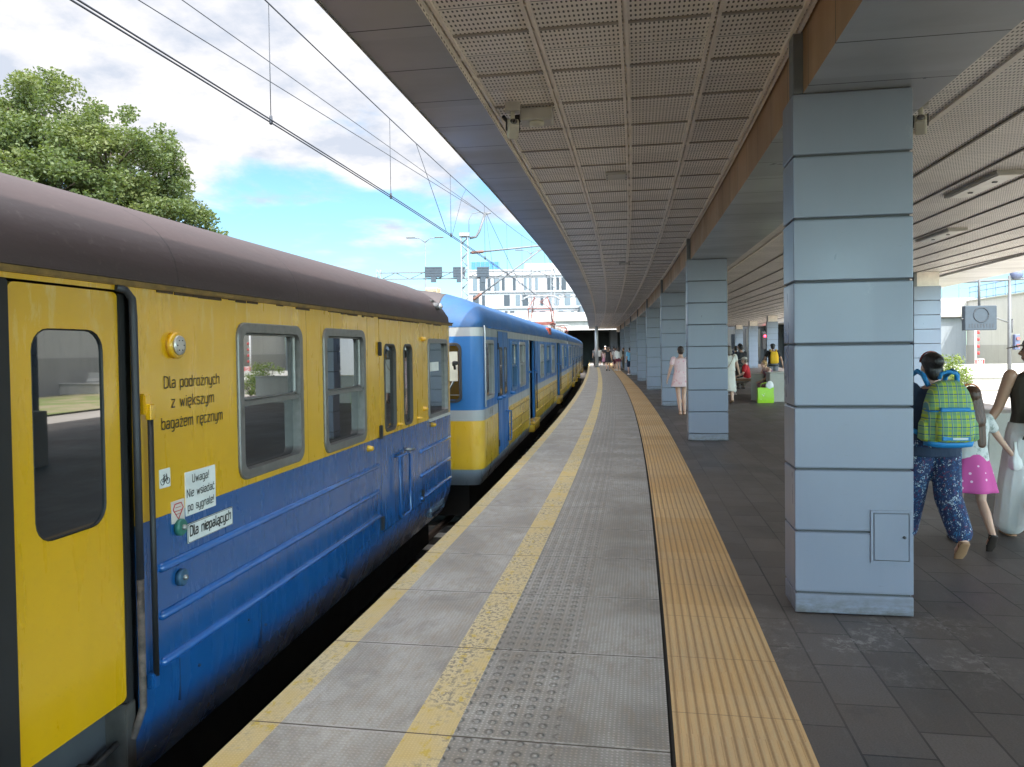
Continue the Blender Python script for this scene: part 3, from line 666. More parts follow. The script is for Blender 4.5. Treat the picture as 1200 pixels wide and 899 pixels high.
# bent pipe beside the door
pip=[(-6.16,1.885,.0),(-6.10,1.875,.006),(-6.065,1.84,.012),(-6.060,1.76,.012),(-6.056,1.2,.012),(-6.056,.62,.012),(-6.056,.15,.012),(-6.055,.06,.012),(-6.085,.0,.006),(-6.10,-.06,-.01)]
mb=MB(); mb.tube([FS(*p) for p in pip[:6]],.0165,10); mb.build('door_pipe',mat('chipped_dark_paint',(.02,.022,.03),.5,var=.3),t1)
mb=MB(); mb.tube([FS(*p) for p in pip[5:]],.016,10); mb.build('door_pipe',mat('flaking_pipe',(.085,.065,.055),.75,.1,var=.9,vs_=22),t1)
mb=MB(); mb.tube([FS(-5.992,1.34,.035),FS(-5.992,.17,.035)],.013,10); hr=mb.build('handrail',BLACK,t1)
mb=MB(); fbox(mb,FS,-6.022,-5.962,1.335,1.425,0,.03,bev=.006); mb.box(FS(-5.992,1.345,.035),(.03,.032,.07),bev=.005); mb.build('bracket',YEL1,hr)
mb=MB(); fbox(mb,FS,-6.015,-5.97,.115,.185,0,.04,bev=.006); mb.build('bracket',BLU1,hr)
RIB1=mat('rib_highlight_blue',(.013,.11,.36),.16,coat=.8)  # lighter than the body blue: the ribs' highlight is painted in
# ribs on the blue side
for u0,u1,z in[(-5.885,-2.84,.62),(-5.885,-2.84,.40),(-5.885,-2.84,.185)]+[(-1.49,-.2,z) for z in(.56,.31,.075)]+[(-12.5,-7.7,z) for z in(.62,.40,.185)]:
    mb=MB(); mb.caps(FS(u0,z,.0),FS(u1,z,.0),.023,.023,flat=(1,1)); q=mb.build('rib',RIB1,t1); 
# cab door: two narrow leaves
for k,(a,b,wa,wb) in enumerate(((-2.75,-2.135,-2.63,-2.30),(-2.125,-1.47,-2.045,-1.76))):
    for z0,z1,m_ in((.03,BELT-.001,BLU1),(BELT+.001,1.88,YEL1)):
        if m_ is BLU1:
            mb=MB(); fbox(mb,FS,a,b,z0,z1,-.04,.002); pd_=mb.build('cab_door',m_,t1)
        else:
            mb=MB(); cz=(z0+z1)/2; wz0,wz1=.885,1.66; zc=(wz0+wz1)/2; cu=(a+b)/2; wc=(wa+wb)/2
            ol=[FS(a,z0,.002),FS(b,z0,.002),FS(b,z1,.002),FS(a,z1,.002)]
            n=len(rrect(1,1,.1)); inner=rrect(wb-wa,wz1-wz0,.07)
            # outer ring resampled to the inner count
            outer=[]
            for p,q in inner:
                s_=max(abs(p)/((wb-wa)/2),abs(q)/((wz1-wz0)/2)); uu_=p/s_/((wb-wa)/2); vv_=q/s_/((wz1-wz0)/2)
                outer.append((cu+uu_*(b-a)/2,cz+vv_*(z1-z0)/2))
            mb.ring_loft([[FS(p,q,-.04) for p,q in outer],[FS(p,q,.002) for p,q in outer],[FS(wc+p,zc+q,.002) for p,q in inner],[FS(wc+p,zc+q,-.03) for p,q in inner]],cap=False)
            for q in mb.b.faces: q.smooth=False
            up=mb.build('cab_door_panel',m_,pd_)
            mb=MB(); fring(mb,FS,wa-.006,wb+.006,wz0-.006,wz1+.006,.022,.075,-.03,.010); mb.build('window_seal',mat('dark_seal',(.05,.045,.04),.6),pd_)
            mb=MB(); fpane(mb,FS,wa,wb,wz0,wz1,.07,-.018); mb.build('window',GLASS,pd_)
    mb=MB(); mb.caps(FS(b-.10,.915,.0),FS(b-.10,.915,.035),.028,.020,flat=(1,.6)); mb.build('knob',YEL1,pd_)
mb=MB(); fbox(mb,FS,-2.77,-1.455,.0,1.9,-.09,-.045); mb.build('door_gap_backing',BLACK,t1)
for u,z in((-2.765,1.62),(-2.765,.90),(-2.765,.11),(-1.46,.10)):
    mb=MB(); fbox(mb,FS,u-.022,u+.022,z-.06,z+.06,0,.024,bev=.005); mb.build('hinge',BLACK,t1)
mb=MB(); mb.tube([FS(-2.07,.66,.005),FS(-2.07,.66,.05),FS(-1.9,.64,.055)],.014,8); mb.build('door_handle',STEEL,t1)
mb=MB(); mb.tube([FS(-2.36,.63,.0),FS(-2.36,.63,.045),FS(-2.36,.10,.045),FS(-2.33,.07,.045),FS(-2.05,.06,.045),FS(-2.03,.09,.045),FS(-2.03,.60,.045),FS(-2.06,.63,.045),FS(-2.36,.63,.045)],.012,8); mb.build('grab_rail',BLU1,t1)
# cab side window
mb=MB(); fring(mb,FS,-1.16,-.27,.85,1.73,.05,.07,-.05,.014); cw=mb.build('cab_window',FRAME,t1); smooth_sharp(cw,40)
mb=MB(); fpane(mb,FS,-1.12,-.31,.89,1.69,.04,-.022); mb.build('pane',GLASS,cw)
mb=MB(); fbox(mb,FS,-1.16,-.26,.835,.865,-.01,.03,bev=.005); mb.build('sill',mat('pale_sill',(.42,.42,.40),.5),cw)
mb=MB(); fbox(mb,FS,-1.09,-.6,1.37,1.47,-.0215,-.0195); mb.build('notice',WHITE,cw)
# fittings
for u,z,m_ in((-1.37,1.72,YEL1),(-1.34,.99,YEL1),(-3.08,.80,YEL1),(-1.02,.79,YEL1)):
    mb=MB(); mb.caps(FS(u,z,0),FS(u,z,.03),.028,.022); mb.build('knob',m_,t1)
mb=MB(); mb.tube([FS(-5.755,1.64,0),FS(-5.755,1.64,.026),FS(-5.755,1.64,.030)],[.062,.062,.055],28); dk=mb.build('speaker_housing',YEL1,t1)
mb=MB(); mb.tube([FS(-5.755,1.64,.030),FS(-5.755,1.64,.038),FS(-5.755,1.64,.040)],[.047,.045,.03],28); mb.build('speaker_grille',mat('brushed_alu',(.55,.54,.52),.35,.7),dk)
mb=MB(); 
for a in range(0,6): mb.caps(FS(-5.755+.026*math.cos(a*PI/3),1.64+.026*math.sin(a*PI/3),.0395),FS(-5.755+.026*math.cos(a*PI/3),1.64+.026*math.sin(a*PI/3),.0405),.0035,.0035,n=6)
mb.build('speaker_holes',BLACK,dk)
for z,m_ in((.775,mat('green_button_ring',(.03,.16,.12),.4)),(.535,mat('blue_button_ring',(.03,.09,.16),.4))):
    mb=MB(); mb.tube([FS(-5.745,z,0),FS(-5.745,z,.020),FS(-5.745,z,.026)],[.040,.040,.034],24); bt=mb.build('door_button',m_,t1)
    mb=MB(); mb.caps(FS(-5.745,z,.024),FS(-5.745,z,.030),.014,.014); mb.build('button_cap',STEEL,bt)
def lettering(t,F,u,z,d,body,size,sx,m_,name='lettering',bold=.0,skew=0):
    me=text_mesh(body,size,sx,bold); me.materials.append(m_)
    for v in me.vertices: 
        x,y,zz_=v.co; v.co=F(u+x,z+y,d+zz_)
    o=bpy.data.objects.new(name,me); COL.objects.link(o); o.parent=t; XF[o.name]=XF[t.name] if t.name in XF else Matrix.Identity(4); return o
BR=mat('brown_lettering',(.05,.032,.012),.5)
# plain stroke letters: baseline 0, x-height .68, capitals 1
GL={'D':(.52,[[(0,0),(0,1)],'c',[(0,1),(.25,1),(.42,.85),(.42,.5),(.42,.15),(.25,0),(0,0)]]),
'l':(.20,['c',[(.02,1),(.02,.12),(.05,0),(.14,0)]]),'i':(.13,[[(.02,0),(.02,.68)],[(.02,.88),(.02,.93)]]),
'a':(.46,['c',[(.04,.60),(.1,.68),(.27,.68),(.34,.6),(.34,.45),(.34,0)],'c',[(.34,.38),(.15,.38),(0,.34),(0,.18),(0,.02),(.12,0),(.22,0),(.34,.12)]]),
'p':(.46,[[(0,-.3),(0,.68)],'c',[(0,.54),(.1,.68),(.34,.68),(.34,.34),(.34,0),(.1,0),(0,.14)]]),
'b':(.46,[[(0,0),(0,1)],'c',[(0,.54),(.1,.68),(.34,.68),(.34,.34),(.34,0),(.1,0),(0,.14)]]),
'd':(.46,[[(.34,0),(.34,1)],'c',[(.34,.54),(.24,.68),(0,.68),(0,.34),(0,0),(.24,0),(.34,.14)]]),
'g':(.46,['c',[(.34,.68),(.34,-.15),(.3,-.3),(.05,-.3)],'c',[(.34,.54),(.24,.68),(0,.68),(0,.34),(0,0),(.24,0),(.34,.14)]]),
'o':(.46,['c',[(.17,.68),(0,.68),(0,.34),(0,0),(.17,0),(.34,0),(.34,.34),(.34,.68),(.17,.68)]]),
'r':(.33,[[(0,0),(0,.68)],'c',[(0,.48),(.06,.68),(.22,.66)]]),'z':(.42,[[(0,.68),(.31,.68),(0,0),(.31,0)]]),'\u017c':(.42,[[(0,.68),(.31,.68),(0,0),(.31,0)],[(.155,.87),(.155,.92)]]),
'n':(.46,[[(0,0),(0,.68)],'c',[(0,.5),(.1,.68),(.34,.72),(.34,.42),(.34,0)]]),
'h':(.46,[[(0,0),(0,1)],'c',[(0,.5),(.1,.68),(.34,.72),(.34,.42),(.34,0)]]),
'm':(.68,[[(0,0),(0,.68)],'c',[(0,.5),(.08,.68),(.28,.72),(.28,.42),(.28,0)],'c',[(.28,.5),(.36,.68),(.56,.72),(.56,.42),(.56,0)]]),
'y':(.44,['c',[(0,.68),(0,.2),(.02,0),(.17,0),(.3,.03),(.34,.18)],'c',[(.34,.68),(.34,-.12),(.3,-.3),(.06,-.3)]]),
'c':(.40,['c',[(.30,.62),(.22,.68),(0,.70),(0,.34),(0,-.02),(.22,0),(.30,.06)]]),'\u0107':(.40,['c',[(.30,.62),(.22,.68),(0,.70),(0,.34),(0,-.02),(.22,0),(.30,.06)],[(.13,.82),(.24,.98)]]),
'w':(.60,[[(0,.68),(.12,0),(.24,.6),(.36,0),(.48,.68)]]),
'e':(.46,['c',[(.0,.36),(.34,.36),(.36,.70),(.17,.70),(0,.68),(0,.34),(0,0),(.17,-.01),(.33,.08)]]),
'\u0119':(.46,['c',[(.0,.36),(.34,.36),(.36,.70),(.17,.70),(0,.68),(0,.34),(0,0),(.17,-.01),(.33,.08)],'c',[(.22,0),(.12,-.12),(.16,-.24),(.28,-.22)]]),
'\u0105':(.46,['c',[(.04,.60),(.1,.68),(.27,.68),(.34,.6),(.34,.45),(.34,0)],'c',[(.34,.38),(.15,.38),(0,.34),(0,.18),(0,.02),(.12,0),(.22,0),(.34,.12)],'c',[(.33,0),(.24,-.12),(.28,-.24),(.40,-.22)]]),
'k':(.42,[[(0,0),(0,1)],[(.30,.68),(.01,.28)],[(.1,.38),(.32,0)]]),
's':(.40,['c',[(.30,.60),(.24,.69),(.0,.70),(.0,.40),(.15,.36),(.32,.33),(.32,-.01),(.08,-.01),(0,.08)]]),
'U':(.52,['c',[(0,1),(0,.2),(.05,0),(.2,0),(.35,0),(.4,.2),(.4,1)]]),'N':(.54,[[(0,0),(0,1),(.40,0),(.40,1)]]),
'!':(.2,[[(.03,.3),(.03,1)],[(.03,0),(.03,.05)]]),'E':(.44,[[(.34,1),(0,1),(0,0),(.34,0)],[(0,.52),(.28,.52)]]),'5':(.46,['c',[(.32,1),(.03,1)],'c',[(.03,1),(.02,.55),(.2,.62),(.36,.55),(.34,.0),(.1,.0),(0,.1)]]),'7':(.44,[[(0,1),(.34,1),(.12,0)]]),'1':(.3,[[(.02,.8),(.16,1),(.16,0)]]),'6':(.46,['c',[(.28,1),(.02,.6),(0,.2),(.1,0),(.3,0),(.36,.3),(.3,.55),(.05,.5),(.01,.3)]]),'8':(.46,['c',[(.17,.54),(.02,.6),(.0,1),(.34,1),(.32,.6),(.17,.54),(0,.46),(-.02,0),(.36,0),(.34,.46),(.17,.54)]]),'-':(.36,[[(.02,.42),(.24,.42)]]),' ':(.34,[])}
def chaik(p,n=2):
    for _ in range(n):
        q=[p[0]]
        for a,b in zip(p,p[1:]): q+=[(a[0]*.75+b[0]*.25,a[1]*.75+b[1]*.25),(a[0]*.25+b[0]*.75,a[1]*.25+b[1]*.75)]
        p=q+[p[-1]]
    return p
def words(t,F,u,z,d,body,size,sx,m_,name='lettering',wt=.052):
    tot=sum(GL[ch][0]+.05 for ch in body)*size*sx-.12*size*sx; x=u-tot/2; mb=MB(); sk=.12
    for ch in body:
        adv,st=GL[ch]; cur=False
        for q in st:
            if q=='c': cur=True; continue
            pts=chaik(q) if cur else q; cur=False
            pts=[(x+a*size*sx,z-.34*size+b*size) for a,b in pts]; r_=wt*size
            # flat ribbon with square ends
            for (a0,b0),(a1,b1) in zip(pts,pts[1:]):
                L_=math.hypot(a1-a0,b1-b0)
                if L_<1e-6: continue
                ex_,ez=(a1-a0)/L_*r_*.5,(b1-b0)/L_*r_*.5; nx_,nz=-(b1-b0)/L_*r_,(a1-a0)/L_*r_; mb.b.faces.new([mb.b.verts.new(F(*c_,d+.0001*((ord(ch)+len(mb.b.faces))%7))) for c_ in((a0-ex_-nx_,b0-ez-nz),(a1+ex_-nx_,b1+ez-nz),(a1+ex_+nx_,b1+ez+nz),(a0-ex_+nx_,b0-ez+nz))])
        x+=(adv+.05)*size*sx
    return mb.build(name,m_,t)
for z,s_,w_ in((1.460,'Dla podro\u017cnych',.48),(1.367,'z wi\u0119kszym',.37),(1.270,'baga\u017cem r\u0119cznym',.53)): 
    tt=sum(GL[ch][0]+.05 for ch in s_)-.12; words(t1,FS,-5.595,z,.0025,s_,.052,w_/tt/.052,BR,wt=.062)
mb=MB(); fpane(mb,FS,-5.687,-5.418,.812,1.025,.004,.004,.004); st=mb.build('notice_plate',WHITE,t1)
for z,s_,w_ in((.982,'Uwaga!',.15),(.915,'Nie wsiada\u0107',.245),(.848,'po sygnale!',.235)): tt=sum(GL[ch][0]+.05 for ch in s_)-.12; words(st,FS,-5.553,z,.0048,s_,.038,w_/tt/.038,INK,wt=.066)
mb=MB(); fpane(mb,FS,-5.678,-5.255,.678,.772,.004,.005,.005); st=mb.build('no_smoking_plate',WHITE,t1); tt=sum(GL[ch][0]+.05 for ch in 'Dla niepal\u0105cych')-.12; words(st,FS,-5.467,.727,.0058,'Dla niepal\u0105cych',.048,.385/tt/.048,INK,wt=.085)
mb=MB(); fring(mb,FS,-5.680,-5.253,.676,.774,.0035,.004,.002,.0062); mb.build('plate_border',INK,st)
mb=MB(); fpane(mb,FS,-5.888,-5.805,.983,1.07,.004,.003,.003); st=mb.build('bicycle_sticker',WHITE,t1)
mb=MB(); 
def circ(F,u,z,r,d,n=16): return [F(u+r*math.cos(2*PI*k/n),z+r*math.sin(2*PI*k/n),d) for k in range(n+1)]
for u in(-5.867,-5.826): mb.tube(circ(FS,u,1.012,.014,.004),.0017,5)
for a,b in(((-5.867,1.012),(-5.855,1.036)),((-5.855,1.036),(-5.834,1.036)),((-5.834,1.036),(-5.826,1.012)),((-5.855,1.036),(-5.846,1.012)),((-5.846,1.012),(-5.867,1.012)),((-5.846,1.012),(-5.834,1.036)),((-5.834,1.036),(-5.836,1.046)),((-5.862,1.042),(-5.849,1.042))): mb.tube([FS(*a,.004),FS(*b,.004)],.0017,5)
mb.build('bicycle_mark',INK,st)
mb=MB(); fpane(mb,FS,-5.803,-5.697,.80,.905,.004,.003,.003); st=mb.build('triangle_sticker',mat('pale_sticker',(.62,.55,.50),.5),t1)
mb=MB(); q=[(-5.79,.865),(-5.777,.89),(-5.725,.89),(-5.71,.865),(-5.75,.815)]; mb.tube([FS(a,b,.004) for a,b in q+[q[0]]],.0028,5); mb.tube([FS(-5.785,.855,.004),FS(-5.715,.855,.004)],.002,5); mb.tube([FS(-5.772,.872,.004),FS(-5.728,.872,.004)],.0015,5); mb.tube([FS(-5.765,.84,.004),FS(-5.735,.84,.004)],.0015,5); mb.build('red_mark',mat('red_ink',(.45,.03,.03),.5),st)
mb=MB(); fring(mb,FS,-1.02,-.44,-.235,-.125,.005,.006,-.06,-.018); lp=mb.build('sill_plate',mat('pale_blue_line',(.35,.48,.62),.5),t1)
mb=MB()
for k in range(14): fbox(mb,FS,-.99+.038*k,-.965+.038*k,-.205,-.16+.012*(k%3),-.045,-.028)
mb.build('sill_marks',mat('pale_blue_line',(.35,.48,.62),.5),lp)
# seams and rivets low on the body
mb=MB()
for u in(-5.76,-4.95,-3.6): fbox(mb,FS,u-.0025,u+.0025,-.12 if u>-5 else -.05,.15,-.03,.0015)
for u,z in((-5.6,.05),(-4.9,.0),(-3.1,.04),(-5.1,.1)): mb.caps(FS(u,z,-.01),FS(u,z,.004),.009,.007,n=8)
mb.build('body_seam',mat('dark_blue_seam',(.006,.02,.06),.6),t1)
rg_=random.Random(11)
mb=MB()
u=-6.0
while u<-.1:
    L_=rg_.uniform(.03,.22); h_=rg_.uniform(.004,.016)
    if rg_.random()<.75: fbox(mb,FS,u,u+L_,ZG-.012-h_,ZG-.0125,-.01,.0035)
    u+=L_+rg_.uniform(.0,.02)
mb.build('flaked_paint_edge',mat('flaked_dark_edge',(.06,.035,.02),.8,var=.5,vs_=30),t1)
for u in(-4.25,-3.05):
    mb=MB(); fbox(mb,FS,u-.0015,u+.0015,BELT+.01,ZG-.02,-.01,.0012); mb.build('panel_weld',mat('yellow_seam',(.40,.22,.01),.5),t1)
# lamp on the roof edge, buffers, end detail
mb=MB(); mb.caps((-.10,-.62,2.10),(-.02,-.62,2.10),.05,.045); mb.box((-.12,-.62,2.16),(.10,.12,.03),bev=.004); rl=mb.build('roof_lamp',mat('lamp_housing',(.10,.10,.10),.4,.5),t1)
mb=MB(); mb.ell((.012,-.62,2.10),(.034,.034,.034)); mb.build('lamp_lens',mat('lamp_lens',(.5,.52,.55),.15,.3),rl)
for x in(-.42,-W1+.42):
    mb=MB(); mb.tube([(x,-.1,-.30),(x,.32,-.30)],.075,14); mb.tube([(x,.30,-.30),(x,.33,-.30),(x,.37,-.30)],[.15,.19,.17],22); mb.build('buffer',mat('buffer_steel',(.07,.07,.07),.45,.5),t1)
mb=MB(); mb.tube([(.012,.0,1.42),(.012,.06,1.42),(.02,.06,1.36)],.016,8); mb.caps((.015,.05,1.44),(.03,.09,1.44),.03,.025); mb.build('end_hook',BLACK,t1)
mb=MB(); mb.box((-W1/2,.05,.9),(.95,.10,1.75),bev=.02); mb.build('gangway_bellows',BLACK,t1)

# ================= second train: blue over yellow, three cars
W2=2.5
def emu(loc,rz,label,L,wins,doors,cabend,pre='',rear=False,cabd=None,opn=True,pant=False):
    t=thing('train_carriage',label,'train carriage',loc,rz,'cars of the second train')
    FD=Face((0,0,0),(0,1,0),(1,0,0)); FF=Face((0,0,0),(1,0,0),(0,-1,0))
    hs=[('side',a+.03,b-.03,c+.03,d-.03) for a,b,c,d in wins]+[('side',a,b,-.02,1.79) for a,b in doors]
    fw=[(-.98,-.30),(-1.62,-.88-.02),(-2.2,-1.52)]
    fw=[(-.93,-.28),(-1.57,-.93+0),(-2.22,-1.57)]
    if cabend: hs+=[('front',a+.04,b-.04,.93,1.66) for a,b in fw]
    # shell with front at y=0, body towards +y
    pts=carpath(W2,L,-1,hs,rc=.17)
    mb=MB(); shell(pts,[-.24,-.16,-.08,0,.08,1.8,ZG],[(-.02,3),(.64,2),(.785,1),(1.785,0),(9,1)],hs,mb,ZG); 
    bd=mb.build('body',[BLU2,SIL2,YEL2,SKT2],t,fix=False); 
    for p in bd.data.polygons:
        z=sum(bd.data.vertices[v].co.z for v in p.vertices)/len(p.vertices); p.material_index=3 if z<-.02 else 2 if z<.64 else 1 if z<.785 else 0 if z<1.785 else 1
    smooth_sharp(bd,25)
    roof(W2,L,-1,ZG+.004,t,[ROOF2,ROOF2D],split=8,dome=.75 if cabend else .15)
    mb=MB(); mb.box((-W2/2,L/2,.8),(W2-.24,L-.4,2.1)); mb.build('interior_shell',INSIDE,t)
    mb=MB(); mb.box((-W2/2,L/2,-.45),(W2-.5,L-.5,.5))
    for y in(2.2,4.0,L-4.0,L-2.2):
        for x in(-.5,-W2+.5): mb.tube([(x-.06,y,-.62),(x+.06,y,-.62)],.32,18)
    mb.build('underframe',UND,t)
    if cabend:
        for i,(a,b) in enumerate(fw):
            q=window(t,FF,a,b,.89,1.70,split=0,frame=mat('cab_window_rubber',(.03,.03,.032),.5),wd=.035,r=.09)
        mb=MB(); 
        fbox(mb,FF,-.60,-.34,1.18,1.58,-.0355,-.0225); mb.build('paper_notice',mat('cream_paper',(.62,.60,.50),.7),t)
        mb=MB(); fbox(mb,FF,-.86,-.30,.985,1.00,-.02,.006); mb.tube([FF(-.5,.99,.01),FF(-.40,1.18,.015)],.008,6); mb.build('wiper',STEEL,t)
        mb=MB(); mb.tube([FF(-.165,.80,.02),FF(-.165,1.88,.02)],.010,8); 
        mb=MB(); mb.tube([(.012,.17,.82),(.012,.17,1.9),(0.0,.17,1.93)],.011,8); mb.build('rain_pipe',mat('pale_pipe',(.55,.60,.64),.4),t)
        for x in(-.85,-W2+.85):
            mb=MB(); mb.tube([FF(x,.36,-.01),FF(x,.36,.03),FF(x,.36,.05)],[.10,.10,.08],20); mb.build('headlight',mat('headlight_glass',(.5,.5,.48),.1),t)
            mb=MB(); mb.tube([(x,0,-.32),(x,-.26,-.32)],.07,12); mb.tube([(x,-.24,-.32),(x,-.27,-.32),(x,-.30,-.32)],[.15,.18,.16],20); mb.build('buffer',UND,t)
        mb=MB(); mb.box((-W2/2,2.5,ZG+.66),(.20,.30,.17),bev=.012); 
        for k in range(5): mb.box((-W2/2,2.345,ZG+.60+.028*k),(.17,.012,.010))
        mb.build('roof_headlight_box',mat('cream_box',(.50,.42,.28),.6,var=.25,vs_=20),t)
        mb=MB(); fbox(mb,FD,.55,2.7,1.905,1.925,-.01,.035,bev=.005); mb.build('rain_strip',BLU2,t)
    for i,(a,b,c,d) in enumerate(wins): window(t,FD,a,b,c,d,split=0 if (cabend and i==0) else .5,frame=ALF if (i%3!=1) else mat('blue_window_frame',(.04,.12,.25),.4),wd=.05,r=.07)
    if cabd:
        a,b=cabd
        mb=MB(); fbox(mb,FD,a,b,.0,1.88,0,.006); q=mb.build('cab_door',BLU2,t)
        mb=MB(); fbox(mb,FD,a-.008,a,.0,1.88,0,.007); fbox(mb,FD,b,b+.008,.0,1.88,0,.007); fbox(mb,FD,(a+b)/2-.006,(a+b)/2+.006,.0,1.88,.006,.008); mb.build('door_gap',BLACK,q)
        for u0,u1 in((a+.12,a+.42),(b-.45,b-.15)):
            mb=MB(); fring(mb,FD,u0,u1,.88,1.64,.02,.06,0,.016); mb.build('window_seal',mat('dark_seal',(.05,.045,.04),.6),q)
            mb=MB(); fpane(mb,FD,u0+.01,u1-.01,.89,1.63,.05,.010); mb.build('window',GLASS,q)
        mb=MB(); mb.tube([FD(b-.32,.60,0),FD(b-.32,.60,.05),FD(b-.32,.12,.05),FD(b-.05,.10,.05),FD(b+.02,.14,.05),FD(b+.02,.58,.05),FD(b-.3,.60,.05)],.012,8); mb.build('grab_rail',BLU2,q)
        for u in(a-.08,a+.32,b+.35):
            mb=MB(); mb.caps(FD(u,.86,.0),FD(u,.86,.06),.03,.025); mb.build('knob',BLU2,t)
        mb=MB(); fbox(mb,FD,a-.02,a+.03,.12,.22,0,.02,bev=.004); fbox(mb,FD,a-.02,a+.03,.86,.94,0,.02,bev=.004); fbox(mb,FD,a-.02,a+.03,1.6,1.7,0,.02,bev=.004); mb.build('hinge',BLACK,q)
    for a,b in doors:
        # leaves slid open, black sheet painting the shade inside, handrails, step
        mb=MB(); 
        for z0,z1,d0,d1 in((-.02,1.79,-.6,-.119),): fbox(mb,FD,a,b,z0,z1,-.14,-.122)
        dw=mb.build('doorway',mat('vestibule_shade',(.012,.012,.014),.8),t)
        for u0,u1,mm in((a-.05,a+.06,SIL2),(b-.12,b+.04,BLU2)):
            mb=MB(); fbox(mb,FD,u0,u1,.0,1.78,-.06,-.015 if u0>=a else .008,bev=.006); dl=mb.build('door_leaf',mm,dw)
            for z in(1.12,): 
                mb=MB(); fbox(mb,FD,u0-.05,u1+.05,z-.02,z+.02,0,.05,bev=.01); mb.build('door_bar',BLU2,dl)
        mb=MB(); mb.tube([FD(b+.10,1.05,.03),FD(b+.10,.25,.03)],.014,8); mb.build('handrail',BLACK,dw)
        mb=MB(); fbox(mb,FD,a+.05,b-.05,-.16,.0,-.10,.10,bev=.02); fbox(mb,FD,a+.02,b-.02,.02,.05,-.08,.12,bev=.01); mb.build('door_step',YEL2,dw)
    edges=sorted([e for d in doors for e in d]+([cabd[1]] if cabd else [.25])+[L-.2])
    segs=[]; e=edges[:] ; st=e[0] if cabd or True else 0; lst=[e[0]]+e[1:]
    for i in range(0,len(lst)-1,2): segs.append((lst[i]+.14,lst[i+1]-.14))
    for u0,u1 in segs:
        if u1-u0<.4: continue
        for z in(.57,.37,.17): 
            mb=MB(); mb.caps(FD(u0,z,.0),FD(u1,z,.0),.016,.016); mb.build('rib',YEL2,t)
        mb=MB(); 
        for z in(.548,.348,.148): fbox(mb,FD,u0,u1,z-.006,z+.004,-.001,.004)
        for u in(u0-.02,u1+.02): fbox(mb,FD,u-.004,u+.004,.10,.62,-.001,.003)
        mb.build('rib_shade_lines',mat('rib_shade_brown',(.16,.10,.02),.7),t)  # dark strips paint the shade under the ribs; uprights mark panel ends
    if cabend: words(t,FD,.72,.712,.003,'EN57-1681',.075,.9,mat('dark_grey_lettering',(.07,.07,.07),.5))
    return t
dA=[(5.85,7.1),(14.0,15.4)]
wA=[(.06,.96,.90,1.74),(2.95,3.72,.88,1.74),(4.15,5.1,.88,1.74),(8.35,9.3,.88,1.72),(10.05,11.1,.88,1.72),(11.9,12.95,.88,1.72),(16.6,17.5,.88,1.72),(18.2,19.1,.88,1.72)]
wA[0]=(.20,.98,.90,1.74)
t2=emu((-.4,10.2,0),-math.atan(.131),'blue car of the second train with silver band and a cab facing the camera','L' and 19.9,wA,dA,True,cabd=(1.4,2.5))
# red plate over the door and orange destination box
FD=Face((0,0,0),(0,1,0),(1,0,0))
mb=MB(); mb.box((-.055,11.6,2.10),(.10,.75,.19),bev=.01); mb.build('side_lamp_box',mat('orange_lamp_box',(.42,.06,.02),.5),t2)
dB=[(4.2,5.4),(9.6,10.8),(15,16.2)]
wB=[(.6+1.15*i,1.5+1.15*i,.88,1.72) for i in range(3)]+[(5.9+1.2*i,6.8+1.2*i,.88,1.72) for i in range(3)]+[(11.3+1.2*i,12.2+1.2*i,.88,1.72) for i in range(3)]+[(16.8+1.1*i,17.7+1.1*i,.88,1.72) for i in range(2)]
p=P(30.35,-.45); t3=emu((p.x,p.y,0),-math.atan((ex(50)-ex(30.35))/19.65),'middle car of the second train, carrying the raised red current collector','L' and 19.4,wB,dB,False)
p2=P(50.1,-.45); t4=emu((p2.x,p2.y,0),-math.atan((ex(68)-ex(50.1))/17.9),'last visible car of the second train, farthest along the curve','L' and 15.5,wB[:9],dB[:2],False)
# pantographs on the middle car
def pantograph(t,y,up):
    RED=mat('faded_red_paint',(.20,.055,.04),.6,var=.3); GRY=mat('galvanised_steel',(.36,.37,.37),.5,.5)
    zr=ZG+.58; cx_=-W2/2
    mb=MB()
    for x in(-.55,.55): mb.box((cx_+x,y,zr+.22),(.06,1.9,.06),bev=.008)
    for q in(-.9,.9): mb.box((cx_,y+q,zr+.22),(1.16,.06,.06),bev=.008)
    bs=mb.build('current_collector',RED,t)
    mb=MB()
    for x in(-.5,.5):
        for q in(-.8,.8): 
            for k in range(4): mb.tube([(cx_+x,y+q,zr+.02+.045*k),(cx_+x,y+q,zr+.04+.045*k),(cx_+x,y+q,zr+.055+.045*k)],[.035,.06,.035],10)
    mb.build('insulator',mat('brown_insulator',(.12,.05,.03),.3),bs)
    zk=zr+.22+up*.52; zt=zr+.22+up
    mb=MB()
    for sgn in(-1,1):
        for x in(-.5,.5):
            mb.tube([(cx_+x,y+sgn*.25,zr+.24),(cx_+x*.95,y+sgn*1.0,zk)],.022,6); mb.tube([(cx_+x*.95,y+sgn*1.0,zk),(cx_+x*.55,y,zt)],.018,6)
        mb.tube([(cx_-.5,y+sgn*1.0,zk),(cx_+.5,y+sgn*1.0,zk)],.018,6); mb.tube([(cx_-.48,y+sgn*1.0,zk),(cx_+.3,y,zt)],.010,5); mb.tube([(cx_+.48,y+sgn*1.0,zk),(cx_-.3,y,zt)],.010,5)
    mb.build('arm',RED,bs)
    mb=MB()
    for q in(-.14,.14): mb.tube([(cx_-.85,y+q,zt-.16),(cx_-.72,y+q,zt-.03),(cx_-.55,y+q,zt+.05),(cx_+.55,y+q,zt+.05),(cx_+.72,y+q,zt-.03),(cx_+.85,y+q,zt-.16)],.02,6)
    for x in(-.5,.5): mb.tube([(cx_+x,y-.14,zt+.03),(cx_+x,y+.14,zt+.03)],.014,6)
    mb.build('contact_head',GRY,bs)
pantograph(t3,2.6,1.15); pantograph(t3,17.2,.35)
mb=MB()
mb.b.free()
